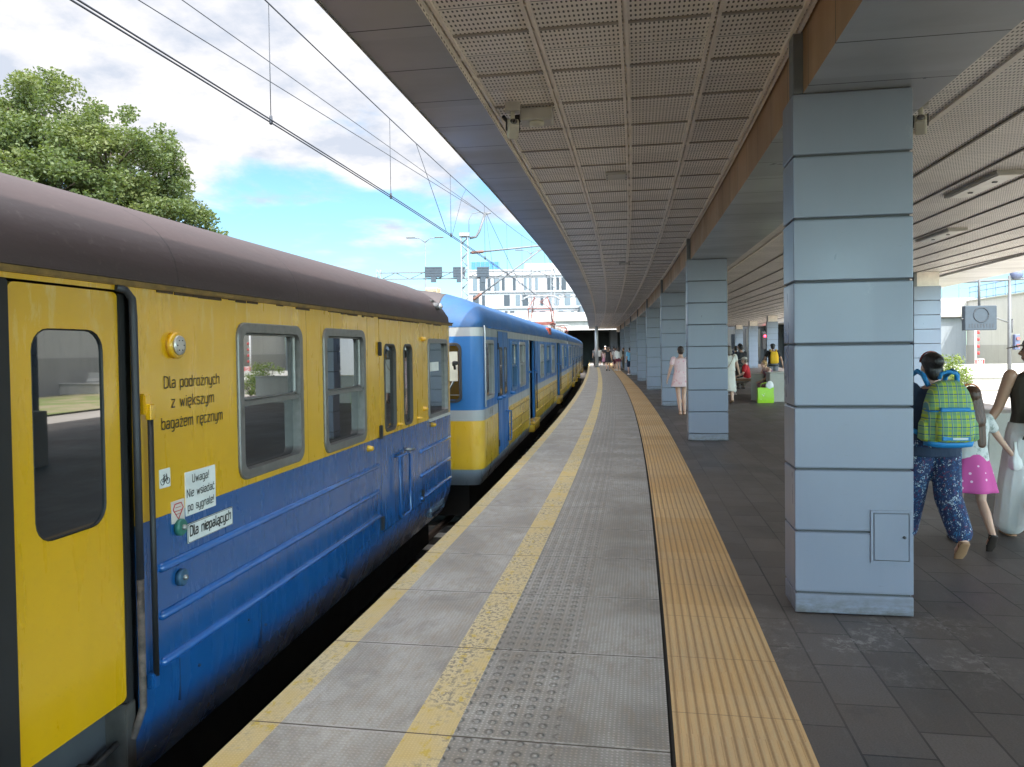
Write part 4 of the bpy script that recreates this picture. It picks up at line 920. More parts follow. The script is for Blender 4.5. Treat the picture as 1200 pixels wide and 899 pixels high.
for y in(6.2,8.3,10.5,13): mb=MB(); mb.box((-W2/2,y,ZG+.66),(1.1,.9,.16),bev=.03); mb.build('resistor_box',mat('grey_roof_equipment',(.25,.25,.24),.6,.2),t3)
for y in(4.6,5.2): mb=MB(); mb.tube([(-.8,y,ZG+.55),(-.8,y,ZG+.9),(-1.7,y+.2,ZG+.95)],.02,6); mb.build('roof_conduit',mat('grey_roof_equipment',(.25,.25,.24),.6,.2),t3)
# ---------------------------------------------------------------- ceiling fittings
cream=mat('cream_plastic',(.62,.60,.52),.45); grey_box=mat('pale_grey_box',(.48,.47,.44),.5)
def camera_unit(p,rz,label):
    t=thing('security_camera',label,'security camera',p,rz,'security cameras under the canopy')
    mb=MB(); mb.box((0,0,.11),(.14,.12,.09),bev=.01); mb.build('mount',grey_box,t)
    mb=MB(); mb.tube([(0,0,.07),(0,0,-.02)],.022,10); mb.box((0,0,-.03),(.11,.03,.05),bev=.008); mb.build('bracket',cream,t)
    hd=MB(); rot=Matrix.Rotation(R(-38),3,'X'); hd.box((0,-.03,-.11),(.105,.17,.10),bev=.018,rot=rot); h_=hd.build('housing',cream,t)
    for x in(-.062,.062): mb=MB(); mb.box((x,-.01,-.06),(.012,.05,.11),bev=.004); mb.build('yoke',BLACK,t)
    t.scale=(.78,.78,.78)
    mb=MB(); c=Vector((0,-.03,-.11))+rot@Vector((0,-.087,0)); mb.tube([c,c+rot@Vector((0,-.012,0))],.035,14); mb.build('lens',GLASS,h_)
    return t
camera_unit((.03,5.76,3.335),.1,'small cream security camera at the track edge of the perforated ceiling beside a grey box')
camera_unit((3.12,5.79,3.335),-.5,'small cream security camera hanging behind the nearest pillar under the street side ceiling')
t=thing('junction_box','grey junction box with a white dome on the perforated ceiling beside the camera','box',(.22,5.93,3.40),-.12)
mb=MB(); mb.box((0,0,0),(.25,.20,.10),bev=.015); mb.build('casing',grey_box,t)
mb=MB(); mb.tube([(0,-.03,-.05),(0,-.03,-.075),(0,-.03,-.085)],[.06,.055,.02],20); mb.build('dome',cream,t)
mb=MB(); mb.tube([(-.12,.02,0),(-.18,.0,-.02),(-.24,.03,-.01),(-.27,.05,.03)],.016,8); mb.box((-.15,.02,0),(.05,.06,.05),bev=.01); mb.build('cable',BLACK,t)
def hatch(p,rz,label,lit=False):
    t=thing('ceiling_hatch',label,'hatch',p,rz,'square plates on the perforated ceiling')
    mb=MB(); mb.box((0,0,-.01),(.23,.26,.03),bev=.004); q=mb.build('plate',grey_box,t)
    mb=MB(); 
    for x in(-.10,.10):
        for y in(-.11,0,.11): mb.caps((x,y,-.028),(x,y,-.024),.006,.006,n=6)
    mb.build('bolts',BLACK,q)
hatch((1.14,8.12,3.44),-.14,'square pale plate on the perforated ceiling above the tactile strip, the nearer of two')
hatch((2.47,16.5,3.44),-.14,'square pale plate far along the perforated ceiling, the more distant of two')
def clamp(p,rz,label,on):
    t=thing('ceiling_lamp',label,'lamp',p,rz,'flush lamps in the street side ceiling')
    mb=MB(); mb.box((0,0,.005),(.30,1.36,.045),bev=.006); mb.build('frame',grey_box,t)
    mb=MB(); mb.box((0,0,-.020),(.24,1.28,.012),bev=.003); mb.build('diffuser',mat('lamp_diffuser',(.78,.76,.70),.35),t)
    mb=MB(); 
    for y in(-.3,.3): mb.box((0,y,-.030),(.05,.03,.012),bev=.003)
    mb.build('clip',BLACK,t)
clamp((5.48,8.85,3.43),-.145,'flush pale ceiling lamp in the street side ceiling, nearest the nearest pillar',0)
clamp((7.28,12.9,3.43),-.14,'flush pale ceiling lamp in the street side ceiling, second from the camera',0)
clamp((9.1,19.6,3.43),-.14,'flush pale ceiling lamp far back in the street side ceiling',0)

# ---------------------------------------------------------------- street side
road=NT('pale_road'); rc_=road.coord(); road.set(Base_Color=road.mix(road.ramp(road.noise(rc_,.5,6,.6),.3,.7),(.40,.36,.31),(.48,.44,.39)),Roughness=.9)
sand=NT('dry_verge'); sc_=sand.coord(); sand.set(Base_Color=sand.mix(sand.ramp(sand.noise(sc_,.7,6,.65),.4,.6),(.40,.34,.20),(.22,.27,.08)),Roughness=.95)
def quad(n,m_,a,z): 
    mb=MB(); mb.face([(*p,z) for p in a]); return tag(mb.build(n,m_),kind='structure')
def xr(y,d): return 12.3+.2*(y-18.8)+d
def band(n,m_,d0,d1,z,y0=-25,y1=72): return quad(n,m_,[(xr(y0,d0),y0),(xr(y0,d1),y0),(xr(y1,d1),y1),(xr(y1,d0),y1)],z)
band('street_track_bed',conc('pale_ballast',(.42,.40,.36)),.05,2.2,-.70)
band('street',road.m,2.2,7.2,-.62)
band('verge',sand.m,7.2,16,-.55)
# low retaining wall with traffic barriers on it
def wallrun(name,label,cat,pts,z0,z1,th,m_,group=None):
    t=thing(name,label,cat,(pts[0][0],pts[0][1],z0),0,group)
    mb=MB()
    for a,b in zip(pts,pts[1:]):
        a=Vector((*a,0));b=Vector((*b,0)); d=(b-a); L=d.length; mb.box(((a+b)/2)+Vector((0,0,(z0+z1)/2)),(L,th,z1-z0),math.atan2(d.y,d.x),bev=.02)
    mb.build('wall',m_,t,True); return t
LW=[(xr(30,9.0)+3,30),(xr(50,9.0),50.0)]
LW=[(24.5,20),(24.6,33),(20.5,39.5),(20.0,44)]
t=wallrun('retaining_wall','low weathered concrete retaining wall behind the sunlit verge across the street','wall',[(44,32),(17.5,36)],-.6,-.02,.4,conc('weathered_concrete',(.42,.40,.36)))
mb=MB(); mb.box((30.7,34,.01),(27,.55,.06),-.15,bev=.01); mb.build('coping',conc_pale,t,True)
for i in range(6):
    x=20.4+2.55*i; y=37.6-.15*2.55*i
    t=thing('traffic_barrier',f'grey concrete traffic barrier on the low retaining wall, {["first","second","third","fourth","fifth","sixth"][i]} of its row from the bushes','barrier',(x,y,0),-.15,'concrete barriers across the street')
    mb=MB(); pr=[(-.3,0),(-.3,.1),(-.14,.28),(-.10,.62),(.10,.62),(.14,.28),(.3,.1),(.3,0)]
    mb.ring_loft([[Vector((xx,a,-.02+b*.95)) for a,b in pr] for xx in(-1.25,1.25)]); 
    for q in mb.b.faces: q.smooth=False
    mb.build('barrier_block',conc('barrier_concrete',(.52,.51,.47)),t)
# abutment in shade and the long white wall
blueg=conc('blue_grey_render',(.26,.29,.32),.05); whitew=conc('white_render',(.50,.50,.49),.04,.9); lowg=conc('grey_render',(.36,.36,.35),.06)
t=thing('abutment_wall','blue grey abutment wall under the street bridge beside the striped pole','wall',(33,62,-1))
mb=MB(); mb.box((33.0,62.6,1.3),(8.4,.8,4.7)); mb.build('wall',blueg,t,True)
t=thing('boundary_wall','tall white rendered wall with a grey base beyond the street','wall',(37,60,-1))
A=Vector((37.2,62.2,0)); B=Vector((33.0,40,0)); C_=Vector((31.5,22,0))
for nm,z0,z1,m_,th in(('wall_base',-1,1.45,lowg,.5),('wall_face',1.45,5.0,whitew,.42)):
    mb=MB()
    for a,b in((A,B),(B,C_)):
        d=b-a; 
        mb.box((a+b)/2+Vector((.3,0,(z0+z1)/2)),(d.length,th,z1-z0),math.atan2(d.y,d.x))
        n_=int(d.length/3)
        if m_ is whitew:
            for k in range(1,n_): q=a+d*k/n_; mb.box((q.x+.09,q.y,(z0+z1)/2),(.012,.03,z1-z0-.02),math.atan2(d.y,d.x)-PI/2)
    mb.build(nm,m_,t,True)
mb=MB(); 
for a,b in((A,B),(B,C_)): d=b-a; mb.box((a+b)/2+Vector((.3,0,5.04)),(d.length,.6,.08),math.atan2(d.y,d.x))
mb.build('coping',conc_pale,t,True)
railm=mat('blue_grey_railing',(.16,.24,.38),.5,.3)
t=thing('railing','blue grey metal railing running along the top of the white wall','railing',(37,60,5.1))
for z in(5.2,5.75,6.15):
    mb=MB(); mb.tube([(A.x+.3,A.y,z),(B.x+.3,B.y,z),(C_.x+.3,C_.y,z)],.03,6); mb.build('rail',railm,t,True)
for a,b in((A,B),(B,C_)):
    for k in range(14): q=a+(b-a)*k/14; mb=MB(); mb.box((q.x+.3,q.y,5.62),(.05,.05,1.08)); mb.build('post',railm,t,True)
# bushes
def leafmat(name,c1,c2,c3):
    m=NT(name); g=m.n('ShaderNodeNewGeometry'); c=m.coord(); n=m.noise(c,.45,3); 
    r_=g.outputs['Random Per Island']; col=m.mix(m.ramp(r_,0,1),c1,c2); col=m.mix(m.ramp(n,.5,.68,0,.75),col,c3)
    m.set(Base_Color=col,Roughness=.5,Specular_IOR_Level=.35); 
    tr=m.n('ShaderNodeBsdfTranslucent'); m.l(m.mix(.5,col,(.25,.35,.04)),tr.inputs[0]); mx_=m.n('ShaderNodeMixShader'); mx_.inputs[0].default_value=.3; m.l(m.b.outputs[0],mx_.inputs[1]); m.l(tr.outputs[0],mx_.inputs[2]); m.l(mx_.outputs[0],m.o.inputs[0]); return m.m
def leaves(name,m_,clumps,per,size,seed,parent,flat=.7):
    rng=np.random.default_rng(seed); P_=[]
    for c,r in clumps:
        k=int(per*(r**2)); d=rng.normal(size=(k,3)); d/=np.linalg.norm(d,axis=1)[:,None]; rad=r*(rng.random(k)**.45)[:,None]; P_.append(np.array(c)+d*rad*np.array([1,1,flat]))
    P_=np.concatenate(P_); n=len(P_); s=size*(.6+.8*rng.random(n))[:,None]
    a=rng.normal(size=(n,3)); a[:,2]*=.6; a/=np.linalg.norm(a,axis=1)[:,None]; b=np.cross(a,rng.normal(size=(n,3))); b/=np.linalg.norm(b,axis=1)[:,None]
    V=np.empty((n,4,3)); V[:,0]=P_-a*s; V[:,1]=P_+b*s*.55; V[:,2]=P_+a*s; V[:,3]=P_-b*s*.55
    me=bpy.data.meshes.new(name); me.vertices.add(n*4); me.vertices.foreach_set('co',V.reshape(-1)); me.loops.add(n*4); me.loops.foreach_set('vertex_index',np.arange(n*4,dtype=np.int32)); me.polygons.add(n); me.polygons.foreach_set('loop_start',np.arange(0,n*4,4,dtype=np.int32)); me.polygons.foreach_set('loop_total',np.full(n,4,dtype=np.int32)); me.update(); me.materials.append(m_)
    o=bpy.data.objects.new(name,me); COL.objects.link(o); o.parent=parent; return o
bark=mat('bark',(.09,.07,.05),.9,bump=.5,bs=12); LG=leafmat('bush_leaves',(.17,.22,.04),(.09,.15,.03),(.26,.28,.07)); LT=leafmat('tree_leaves',(.10,.125,.04),(.05,.075,.027),(.14,.15,.045))
for i,(x,y,r,lab) in enumerate(((19.2,33.6,1.0,'pale green bush growing by the low wall behind the backpack, the taller of two'),(19.3,32.6,.62,'pale green bush by the low wall near the striped pole, the smaller of two'))):
    t=thing('bush',lab,'bush',(x,y,-.55)); cl=[]; rng=random.Random(i)
    mb=MB()
    for k in range(7): 
        q=(rng.uniform(-.6,.6)*r,rng.uniform(-.6,.6)*r,r*rng.uniform(.8,1.5)); mb.tube([(0,0,0),(q[0]*.5,q[1]*.5,q[2]*.5),q],[.03,.02,.008],5)
    mb.build('stem',bark,t)
    for k in range(16): cl.append(((rng.uniform(-.8,.8)*r,rng.uniform(-.6,.6)*r,r*rng.uniform(.3,1.5)),r*.36))
    leaves('foliage',LG,cl,900,.05,i,t)
# striped pole, signs, mast with signal
t=thing('striped_pole','red and white striped clearance pole with a green foot across the street','pole',(22.9,37.5,0))
mb=MB(); mb.tube([(0,0,.0),(0,0,2.9)],.05,8); mb.build('pole',mat('white_pole_paint',(.7,.7,.7),.5),t)
mb=MB(); 
for k in range(6): mb.tube([(.1,-.06,.35+.34*k),(.1,-.06,.50+.34*k)],.055,8)
mb.build('red_bands',mat('signal_red',(.50,.03,.03),.5),t)
mb=MB(); mb.tube([(-.15,-.05,-.9),(.0,-.05,-.1),(.08,-.05,.25)],.12,8); mb.build('foot',mat('green_foot_paint',(.02,.22,.12),.5),t)
def px_(x,y,Y):
    dd=f+rr*((x-600)/F_PX)+uu*((cy-y)/F_PX); return Vector((0,0,1.6))+dd*(Y/dd.y)
t=thing('hydrant_sign','small white sign with a red H between two red bars on the grey wall base','sign',tuple(px_(1148,427,37.2)))
mb=MB(); mb.box((0,0,.22),(.92,.03,.62),bev=.004); mb.build('plate',WHITE,t)
RD=mat('signal_red',(.50,.03,.03),.5)
mb=MB(); 
for x in(-.36,.36): mb.box((x,-.02,.26),(.16,.012,.46))
for x in(-.17,.17): mb.box((x,-.02,.38),(.14,.012,.12)); mb.box((x,-.02,.14),(.14,.012,.12))
for x in(-.07,.07): mb.box((x,-.028,.26),(.045,.012,.3))
mb.box((0,-.027,.26),(.12,.012,.045)); mb.build('red_letter',RD,t)
mb=MB(); mb.box((0,-.02,-.04),(.36,.012,.07)); mb.build('blue_strip',mat('pale_blue_strip',(.15,.40,.62),.5),t); t.scale=(.5,.5,.5)
t=thing('street_mast','slim grey mast with a two lamp signal head and a bracket holding the grey sign','mast',(20.05,30.6,-.6))
mb=MB(); mb.tube([(0,0,0),(0,0,4.9)],[.085,.06],10); mb.build('pole',mat('galvanised_mast',(.14,.145,.15),.6,.3),t)
mb=MB(); mb.tube([(0,0,3.0),(-1.3,-.05,3.45)],.03,6); mb.tube([(0,0,3.0),(.12,0,3.15),(.1,0,2.6)],.03,6); mb.tube([(-2.0,0,4.65),(1.6,0,4.8)],.045,8); mb.build('bracket',mat('galvanised_mast',(.14,.145,.15),.6,.3),t)
mb=MB(); mb.box((.20,-.1,2.22),(.20,.2,.62),bev=.03); sh=mb.build('signal_head',mat('signal_case',(.10,.12,.2),.5),t)
for z in(2.08,2.36): mb=MB(); mb.tube([(.20,-.2,z),(.20,-.26,z)],.07,14); mb.build('signal_lamp',mat('signal_lens',(.25,.08,.08),.2),sh)
mb=MB(); mb.ell((.25,-.05,4.95),(.25,.2,.22)); mb.build('camera_dome',mat('signal_case',(.10,.12,.2),.5),t)
t=thing('grey_sign','grey square sign back with a raised ring hanging over the street side track','sign',(17.6,28.6,2.1),-.06)
sgn=mat('sign_back_grey',(.055,.07,.085),.8,0,spec=.2)
mb=MB(); mb.box((0,0,.44),(1.16,.26,.92),bev=.03); mb.build('casing',sgn,t)
mb=MB(); mb.tube([(.27*math.cos(a),-.14,.56+.27*math.sin(a)) for a in[2*PI*k/28 for k in range(29)]],.018,6); 
mb.build('ring',mat('sign_ring',(.032,.04,.05),.7,0),t)
mb=MB(); 
for k in range(9): mb.box((-.42+.105*k,-.133,.15),(.05,.01,.14+.02*(k%2)))
mb.build('vent_slots',mat('sign_ring',(.032,.04,.05),.7,0),t)
mb=MB(); mb.tube([(0,0,.9),(0,0,2.35)],.045,8); 
for x in(-.62,.6): mb.caps((x,0,.42),(x+.08,0,.42),.03,.03)
mb.build('hanger',mat('galvanised_mast',(.14,.145,.15),.6,.3),t)
t=thing('road_sign','small red edged triangular warning sign above the concrete barriers','sign',(27.2,36.7,.6))
mb=MB(); tri=[(-.3,0),(.3,0),(0,.5)]; mb.ring_loft([[Vector((a,d,b)) for a,b in tri] for d in(-.02,.02)]); mb.build('plate',RD,t)
mb=MB(); tri=[(-.19,.07),(.19,.07),(0,.38)]; mb.ring_loft([[Vector((a,d,b)) for a,b in tri] for d in(-.03,-.021)]); mb.build('plate_centre',WHITE,t)
mb=MB(); mb.tube([(0,.03,0),(0,.03,-.65)],.03,6); mb.build('post',STEEL,t)

# ---------------------------------------------------------------- bridges and the dark passage
t=thing('road_bridge','pale concrete road bridge crossing the tracks beyond the end of the platform','bridge',(8,78,-1))
mb=MB(); mb.box((-2,82.4,5.05),(54,.6,.95)); mb.build('parapet',conc_pale,t,True)
mb=MB(); mb.box((-2,92.0,4.25),(56,19.0,.65)); mb.build('deck',conc('bridge_soffit',(.30,.30,.28)),t,True)
mb=MB(); mb.box((-2,78.4,3.66),(54,.7,.36)); mb.build('beam',conc_pale,t,True)
mb=MB(); mb.box((-2,80.2,3.9),(54,3.0,.12)); mb.build('soffit_slab',conc('bridge_soffit',(.30,.30,.28)),t,True)
mb=MB(); mb.box((-2,112,1.3),(60,.5,5.6)); mb.box((-29.5,95,1.3),(.5,34,5.2)); mb.box((31,92,1.3),(.5,24,5.2)); mb.box((0,106.5,4.25),(60,10.4,.66)); mb.build('passage_wall',conc_dark,t,True)  # end wall, sides and roof close the passage so it stays dark
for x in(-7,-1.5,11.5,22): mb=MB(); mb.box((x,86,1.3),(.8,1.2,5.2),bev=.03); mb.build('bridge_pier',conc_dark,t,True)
mb=MB(); mb.box((24.5,85,2.1),(3.5,.3,3)); mb.box((14.5,79.5,1.75),(.5,.5,3.5)); mb.build('dark_glazing',GLASS,t,True)
t=thing('street_bridge','concrete bridge over the street with a dark soffit and a lit lamp below','bridge',(34,63,3.6))
mb=MB(); mb.box((33,70,4.05),(17,14,.8)); mb.build('deck',conc('bridge_soffit',(.30,.30,.28)),t,True)
mb=MB(); mb.box((33,62.3,4.75),(17,.5,1.1)); mb.build('parapet',conc_pale,t,True)
mb=MB(); mb.box((33,61.9,4.0),(17,.5,.5)); mb.build('beam',conc('weathered_concrete',(.42,.40,.36)),t,True)
mb=MB()
for k in range(12): mb.box((25.5+1.4*k,62.3,5.95),(.05,.05,1.3))
mb.box((33,62.3,6.6),(16.5,.06,.06)); mb.box((33,62.3,6.1),(16.5,.04,.04)); mb.build('railing',railm,t,True)
t=thing('tunnel_lamp','small bright lamp glowing under the street bridge','lamp',(33.2,61.2,3.45)); mb=MB(); mb.box((0,0,.1),(.3,.2,.12),bev=.02); mb.build('housing',grey_box,t); mb=MB(); mb.ell((0,-.05,0),(.22,.12,.10)); mb.build('bulb',emis('warm_lamp_glow',(1,.75,.6),6),t)
t=thing('signal_light','small red signal light glowing in the dark opening between the far pillars','signal',(23.3,70,2.0)); mb=MB(); mb.box((0,0,.1),(.5,.3,1.6),bev=.04); mb.build('housing',BLACK,t); mb=MB(); mb.ell((0,-.18,.5),(.14,.06,.12)); mb.build('lens',emis('red_signal_glow',(1,.02,.05),5),t)
# near black wall and panes paint the underpass shade between the far pillars
t=thing('underpass_shade_wall','near black wall painting the underpass shade behind the far street side pillars','building',(22,74,0))
mb=MB(); mb.box((23.5,75.2,1.2),(13,.5,4.9)); mb.build('wall',mat('underpass_shade_dark',(.02,.022,.025),.4),t,True)
for x in(18.4,20.2,22,23.8,25.6,27.4): mb=MB(); mb.box((x,74.9,1.7),(1.4,.06,3.2)); mb.build('window',GLASS,t,True)

# ---------------------------------------------------------------- big white building beyond
t=thing('office_building','long white office building with narrow dark windows beyond the bridge','building',(8,120,0))
wf=conc('white_facade',(.34,.345,.355),.05,.8); 
def bx(p,d,bev=0): mb=MB(); mb.box(p,d,bev=bev); return mb
BX0,BX1,BY=-6.6,34,118
bx(((BX0+BX1)/2,BY+6,7.4),(BX1-BX0,12,13.2)).build('wall',wf,t,True)
bx(((BX0+16)/2+6,BY+5,14.5),(17,9,.9)).build('roof_storey',wf,t,True)
rg=random.Random(5)
FL=[(11.6,1.9),(9.1,1.7),(6.6,1.7),(4.3,1.6)]
win_m=mat('facade_glass',(.02,.03,.04),.5); wpale=mat('pale_facade_glass',(.09,.12,.14),.5)
for fz,fh in FL:
    x=BX0+.7; k=0
    while x<BX1-1:
        w_=rg.choice([.45,.45,.7,.9]); dz=0 
        if not(fz<5 and False) and rg.random()<.86 and k<38: 
            mb=MB(); mb.box((x+w_/2,BY-.02,fz+.1),(w_,.10,fh)); wn2=mb.build('window',win_m if rg.random()<.55 else wpale,t,True)
            k+=1
        x+=w_+rg.choice([.35,.5,.9,1.25])
for z in(13.0,10.4,7.9,5.5): bx(((BX0+BX1)/2,BY-.08,z),(BX1-BX0,.18,.16)).build('string_course',mat('facade_line',(.12,.125,.13),.6),t,True)
mb=MB(); mb.box((-4.0,BY-.9,5.2),(5.0,1.6,3.0)); q=mb.build('glazed_bay',wpale,t,True)
for k in range(5): bx((-6.4+1.2*k,BY-1.75,5.2),(.09,.1,3.0)).build('mullion',mat('facade_line',(.12,.125,.13),.6),q,True)
mb=MB(); mb.box((14.5,BY-.9,6.3),(8.0,1.6,3.6)); q=mb.build('glazed_bay',wpale,t,True)
for k in range(6): bx((10.7+1.5*k,BY-1.75,6.3),(.09,.1,3.6)).build('mullion',mat('facade_line',(.12,.125,.13),.6),q,True)
mb=MB(); mb.box((-4.0,BY+2,14.6),(4.4,3,1.3)); mb.build('glass_balustrade',mat('blue_glass_rail',(.03,.14,.30),.4),t,True)
for k in range(7): bx((-6.1+.7*k,BY+.45,14.7),(.06,.06,1.5)).build('balustrade_post',railm,t,True)

# ---------------------------------------------------------------- catenary
wire=mat('overhead_wire',(.045,.05,.06),.5,.4); galv=mat('galvanised_mast',(.14,.145,.15),.6,.3); galvl=mat('pale_galvanised',(.24,.25,.26),.6,.3)
def zmess(y): return 4.88+.0021*(y-9)**2 if y<32 else 5.99
t=thing('overhead_line','twin contact wires hanging from an arched carrier wire above the trains','overhead line',tuple(P(0,-1.73,3.8)))
yy=ygrid(-12,31,1.5)
for k,oo in((0,-1.70),(1,-1.76)): mb=MB(); mb.tube([P(y,oo-.0*k,3.78+(.012 if k else 0)) for y in yy],.0075,5); mb.build('contact_wire',wire,t,True)
mb=MB(); mb.tube([P(y,-1.73,zmess(y)) for y in yy],.0075,5); mb.build('carrier_wire',wire,t,True)
for y in(-6,-1.5,2.6,6.95,10.55,14.3,18,21.8,25.6,29):
    mb=MB(); mb.tube([P(y,-1.73,3.79),P(y,-1.73,zmess(y))],.0042,4); dp=mb.build('dropper',wire,t,True)
    mb=MB(); mb.caps(P(y,-1.73,3.77),P(y,-1.73,3.83),.018,.014,n=6); mb.build('clamp',wire,dp,True)
mb=MB(); mb.tube([P(11.9,-1.73,zmess(11.9)),P(12.9,-1.73,4.35),P(13.9,-1.73,3.81)],.005,4); mb.tube([P(15.8,-1.73,zmess(15.8)),P(15.4,-1.73,4.75),P(14.4,-1.73,3.81)],.005,4); mb.build('stitch_wire',wire,t,True)
def fwire(label,pts,r=.0075,knob=None):
    t=thing('feeder_wire',label,'wire',pts[0]); mb=MB(); mb.tube(pts,r,5); mb.build('wire',wire,t,True)
    for kn in(knob or []): 
        a=Vector(pts[0]);b=Vector(pts[-1]); q=a+(b-a)*kn; d=(b-a).normalized(); mb=MB(); mb.caps(q-d*.09,q+d*.09,.035,.035,n=8); mb.build('insulator',mat('brown_insulator',(.12,.05,.03),.3),t,True)
def px(x,y,Y):
    dd=f+rr*((x-600)/F_PX)+uu*((cy-y)/F_PX); return Vector((0,0,1.6))+dd*(Y/dd.y)
M0=Vector((-.98,30,6.9))
def lineto(p): 
    d=(Vector(p)-M0); return [tuple(M0+d*1.8),tuple(M0+d),tuple(M0)]
fwire('feeder wire with brown insulators running above the train towards the lattice mast',lineto((-5.6,11.25,6.92)),.009,[.33,.42])
fwire('plain feeder wire converging on the arm of the lattice mast',lineto((-4.93,11.2,6.9)),.008)
def lattice(t,x,y,z0,z1,w,m_):
    mb=MB()
    for a in(-w/2,w/2):
        for b in(-w/2,w/2): mb.box((x+a,y+b,(z0+z1)/2),(.045,.045,z1-z0))
    n=int((z1-z0)/(w*1.1)); h_=(z1-z0)/n
    for k in range(n):
        s_=1 if k%2 else -1
        for b in(-w/2,w/2): mb.tube([(x-s_*w/2,y+b,z0+k*h_),(x+s_*w/2,y+b,z0+(k+1)*h_)],.016,4)
        for a in(-w/2,w/2): mb.tube([(x+a,y-s_*w/2,z0+k*h_),(x+a,y+s_*w/2,z0+(k+1)*h_)],.016,4)
    return mb.build('lattice_mast',m_,t,True)
t=thing('catenary_mast','galvanised lattice mast with a bent top arm and a boom reaching over the trains','mast',(-1.8,30,-1))
lattice(t,-1.8,30,-1,6.05,.26,galvl)
mb=MB(); mb.box((-1.8,30,6.12),(.4,.4,.14),bev=.01); mb.build('cap',galvl,t,True)
mb=MB(); mb.tube([(-1.6,30,6.0),(-1.35,30,6.05),(-1.22,30,6.25),(-.98,30,6.95)],.05,8); mb.tube([(-.98,30,6.93),(-.75,30,6.98)],.035,6); mb.tube([(-1.62,30,6.1),(-1.62,30,6.7),(-1.5,30,6.95),(-1.2,30,7.02),(-.85,30,6.97)],.016,6); mb.build('top_arm',galv,t,True)
mb=MB(); mb.tube([(-1.6,30,5.42),(1.35,30,5.68)],.035,8); mb.tube([(-1.5,29.9,3.55),(1.35,30,5.62)],.032,8); mb.build('boom',galv,t,True)
mb=MB(); mb.caps((-1.5,30,5.43),(-1.1,30,5.465),.06,.06,n=8); mb.caps((-1.45,29.9,3.6),(-1.2,29.9,3.78),.06,.06,n=8); mb.build('insulator',mat('brown_insulator',(.12,.05,.03),.3),t,True)
mb=MB(); mb.tube([(-.9,30,6.9),(.9,38,3.85)],.010,4); mb.tube([(-.95,30,6.9),(-.6,30.5,3.85)],.006,4); mb.tube([(1.3,30,5.65),(2.6,36,4.0)],.008,4); mb.tube([(1.3,30,5.65),(1.5,31,4.0)],.006,4); mb.build('stay_wire',wire,t,True)
# far gantries with signs, lamp posts
def gantry(label,y,x0,x1,z,zh,mx_):
    t=thing('catenary_gantry',label,'gantry',(mx_,y,-1))
    mb=MB(); 
    for q in(z,z+zh): mb.box(((x0+x1)/2,y,q),(x1-x0,.12,.09))
    n=int((x1-x0)/1.1)
    for k in range(n): s_=k%2; a=x0+(x1-x0)*k/n; b=x0+(x1-x0)*(k+1)/n; mb.tube([(a,y,z+zh*s_),(b,y,z+zh*(1-s_))],.03,4)
    mb.build('truss',galv,t,True); lattice(t,mx_,y,-1,z+zh+.3,.3,galvl); return t
g1=gantry('long lattice gantry crossing the sky behind the train roof with three grey sign backs',60,-10.2,3.2,7.25,.5,3.3)
lattice(g1,-10.4,60,-1,8,.3,galvl)
for i,(xp,w_) in enumerate(((508,20),(538,14),(566,14))):
    p=px(xp,319,59.6); t=thing('gantry_sign',f'grey rectangular sign back on the far gantry, {["nearest the cream roof box","beside the lattice mast","in front of the white building"][i]}','sign',tuple(p),0,'sign backs on the far gantry')
    mb=MB(); mb.box((0,0,0),(w_/890*60,.2,.82),bev=.02); mb.build('panel',sgn,t); 
    mb=MB(); mb.box((0,-.02,-.6),(.4,.16,.4),bev=.02); mb.build('lower_box',sgn,t)
    mb=MB(); 
    for k in range(4): mb.box((0,-.11,-.3+.2*k),(w_/890*60-.08,.02,.03))
    mb.build('stiffener',mat('sign_ring',(.032,.04,.05),.7,0),t)
for i,(xp,yp,Y,lab) in enumerate(((498,281,80,'tall twin arm street lamp in the sky above the brown train roof'),(622,295,95,'tall twin arm street lamp above the white building'))):
    p=px(xp,yp,Y); t=thing('street_lamp',lab,'lamp',(p.x,p.y,-1),0,'twin arm street lamps beyond the bridge')
    mb=MB(); mb.tube([(0,0,0),(0,0,p.z+1)],[.12,.05],8); mb.build('pole',galv,t)
    for s_ in(-1,1):
        mb=MB(); mb.tube([(0,0,p.z+.7),(s_*.5,0,p.z+1.1),(s_*1.1,0,p.z+1.2)],.05,6); ar=mb.build('arm',galv,t); mb=MB(); mb.box((s_*1.5,0,p.z+1.22),(.9,.3,.12),bev=.04); mb.build('lamp_head',mat('lamp_housing',(.10,.10,.10),.4,.5),ar)
g2=gantry('farther catenary gantry in front of the white building with insulators on its arms',74,1.0,12.5,6.6,.3,2.2)
mb=MB(); mb.tube([(6.2,74,6.6),(9.4,73,7.6)],.07,6); mb.tube([(4.5,74,6.6),(4.5,74,5.2),(6.5,73.6,5.3)],.05,6); mb.tube([(9.0,74,6.8),(9.0,74,9.8)],.09,6); mb.build('arm',galv,g2,True)
fwire('thin far wire sloping across the white building front',[(1.35,30,5.68),(6,52,5.9),(8,74,6.7)],.02)
t=thing('platform_pole','slim pale pole at the far end of the platform edge','pole',tuple(P(64.5,.72,0)))
mb=MB(); mb.tube([(0,0,0),(0,0,4.4)],[.16,.13],12); mb.build('pole',mat('pale_pole',(.55,.57,.58),.4,.2),t); mb=MB(); mb.tube([(0,0,0),(0,0,.03)],.26,12); mb.build('foot',galv,t)

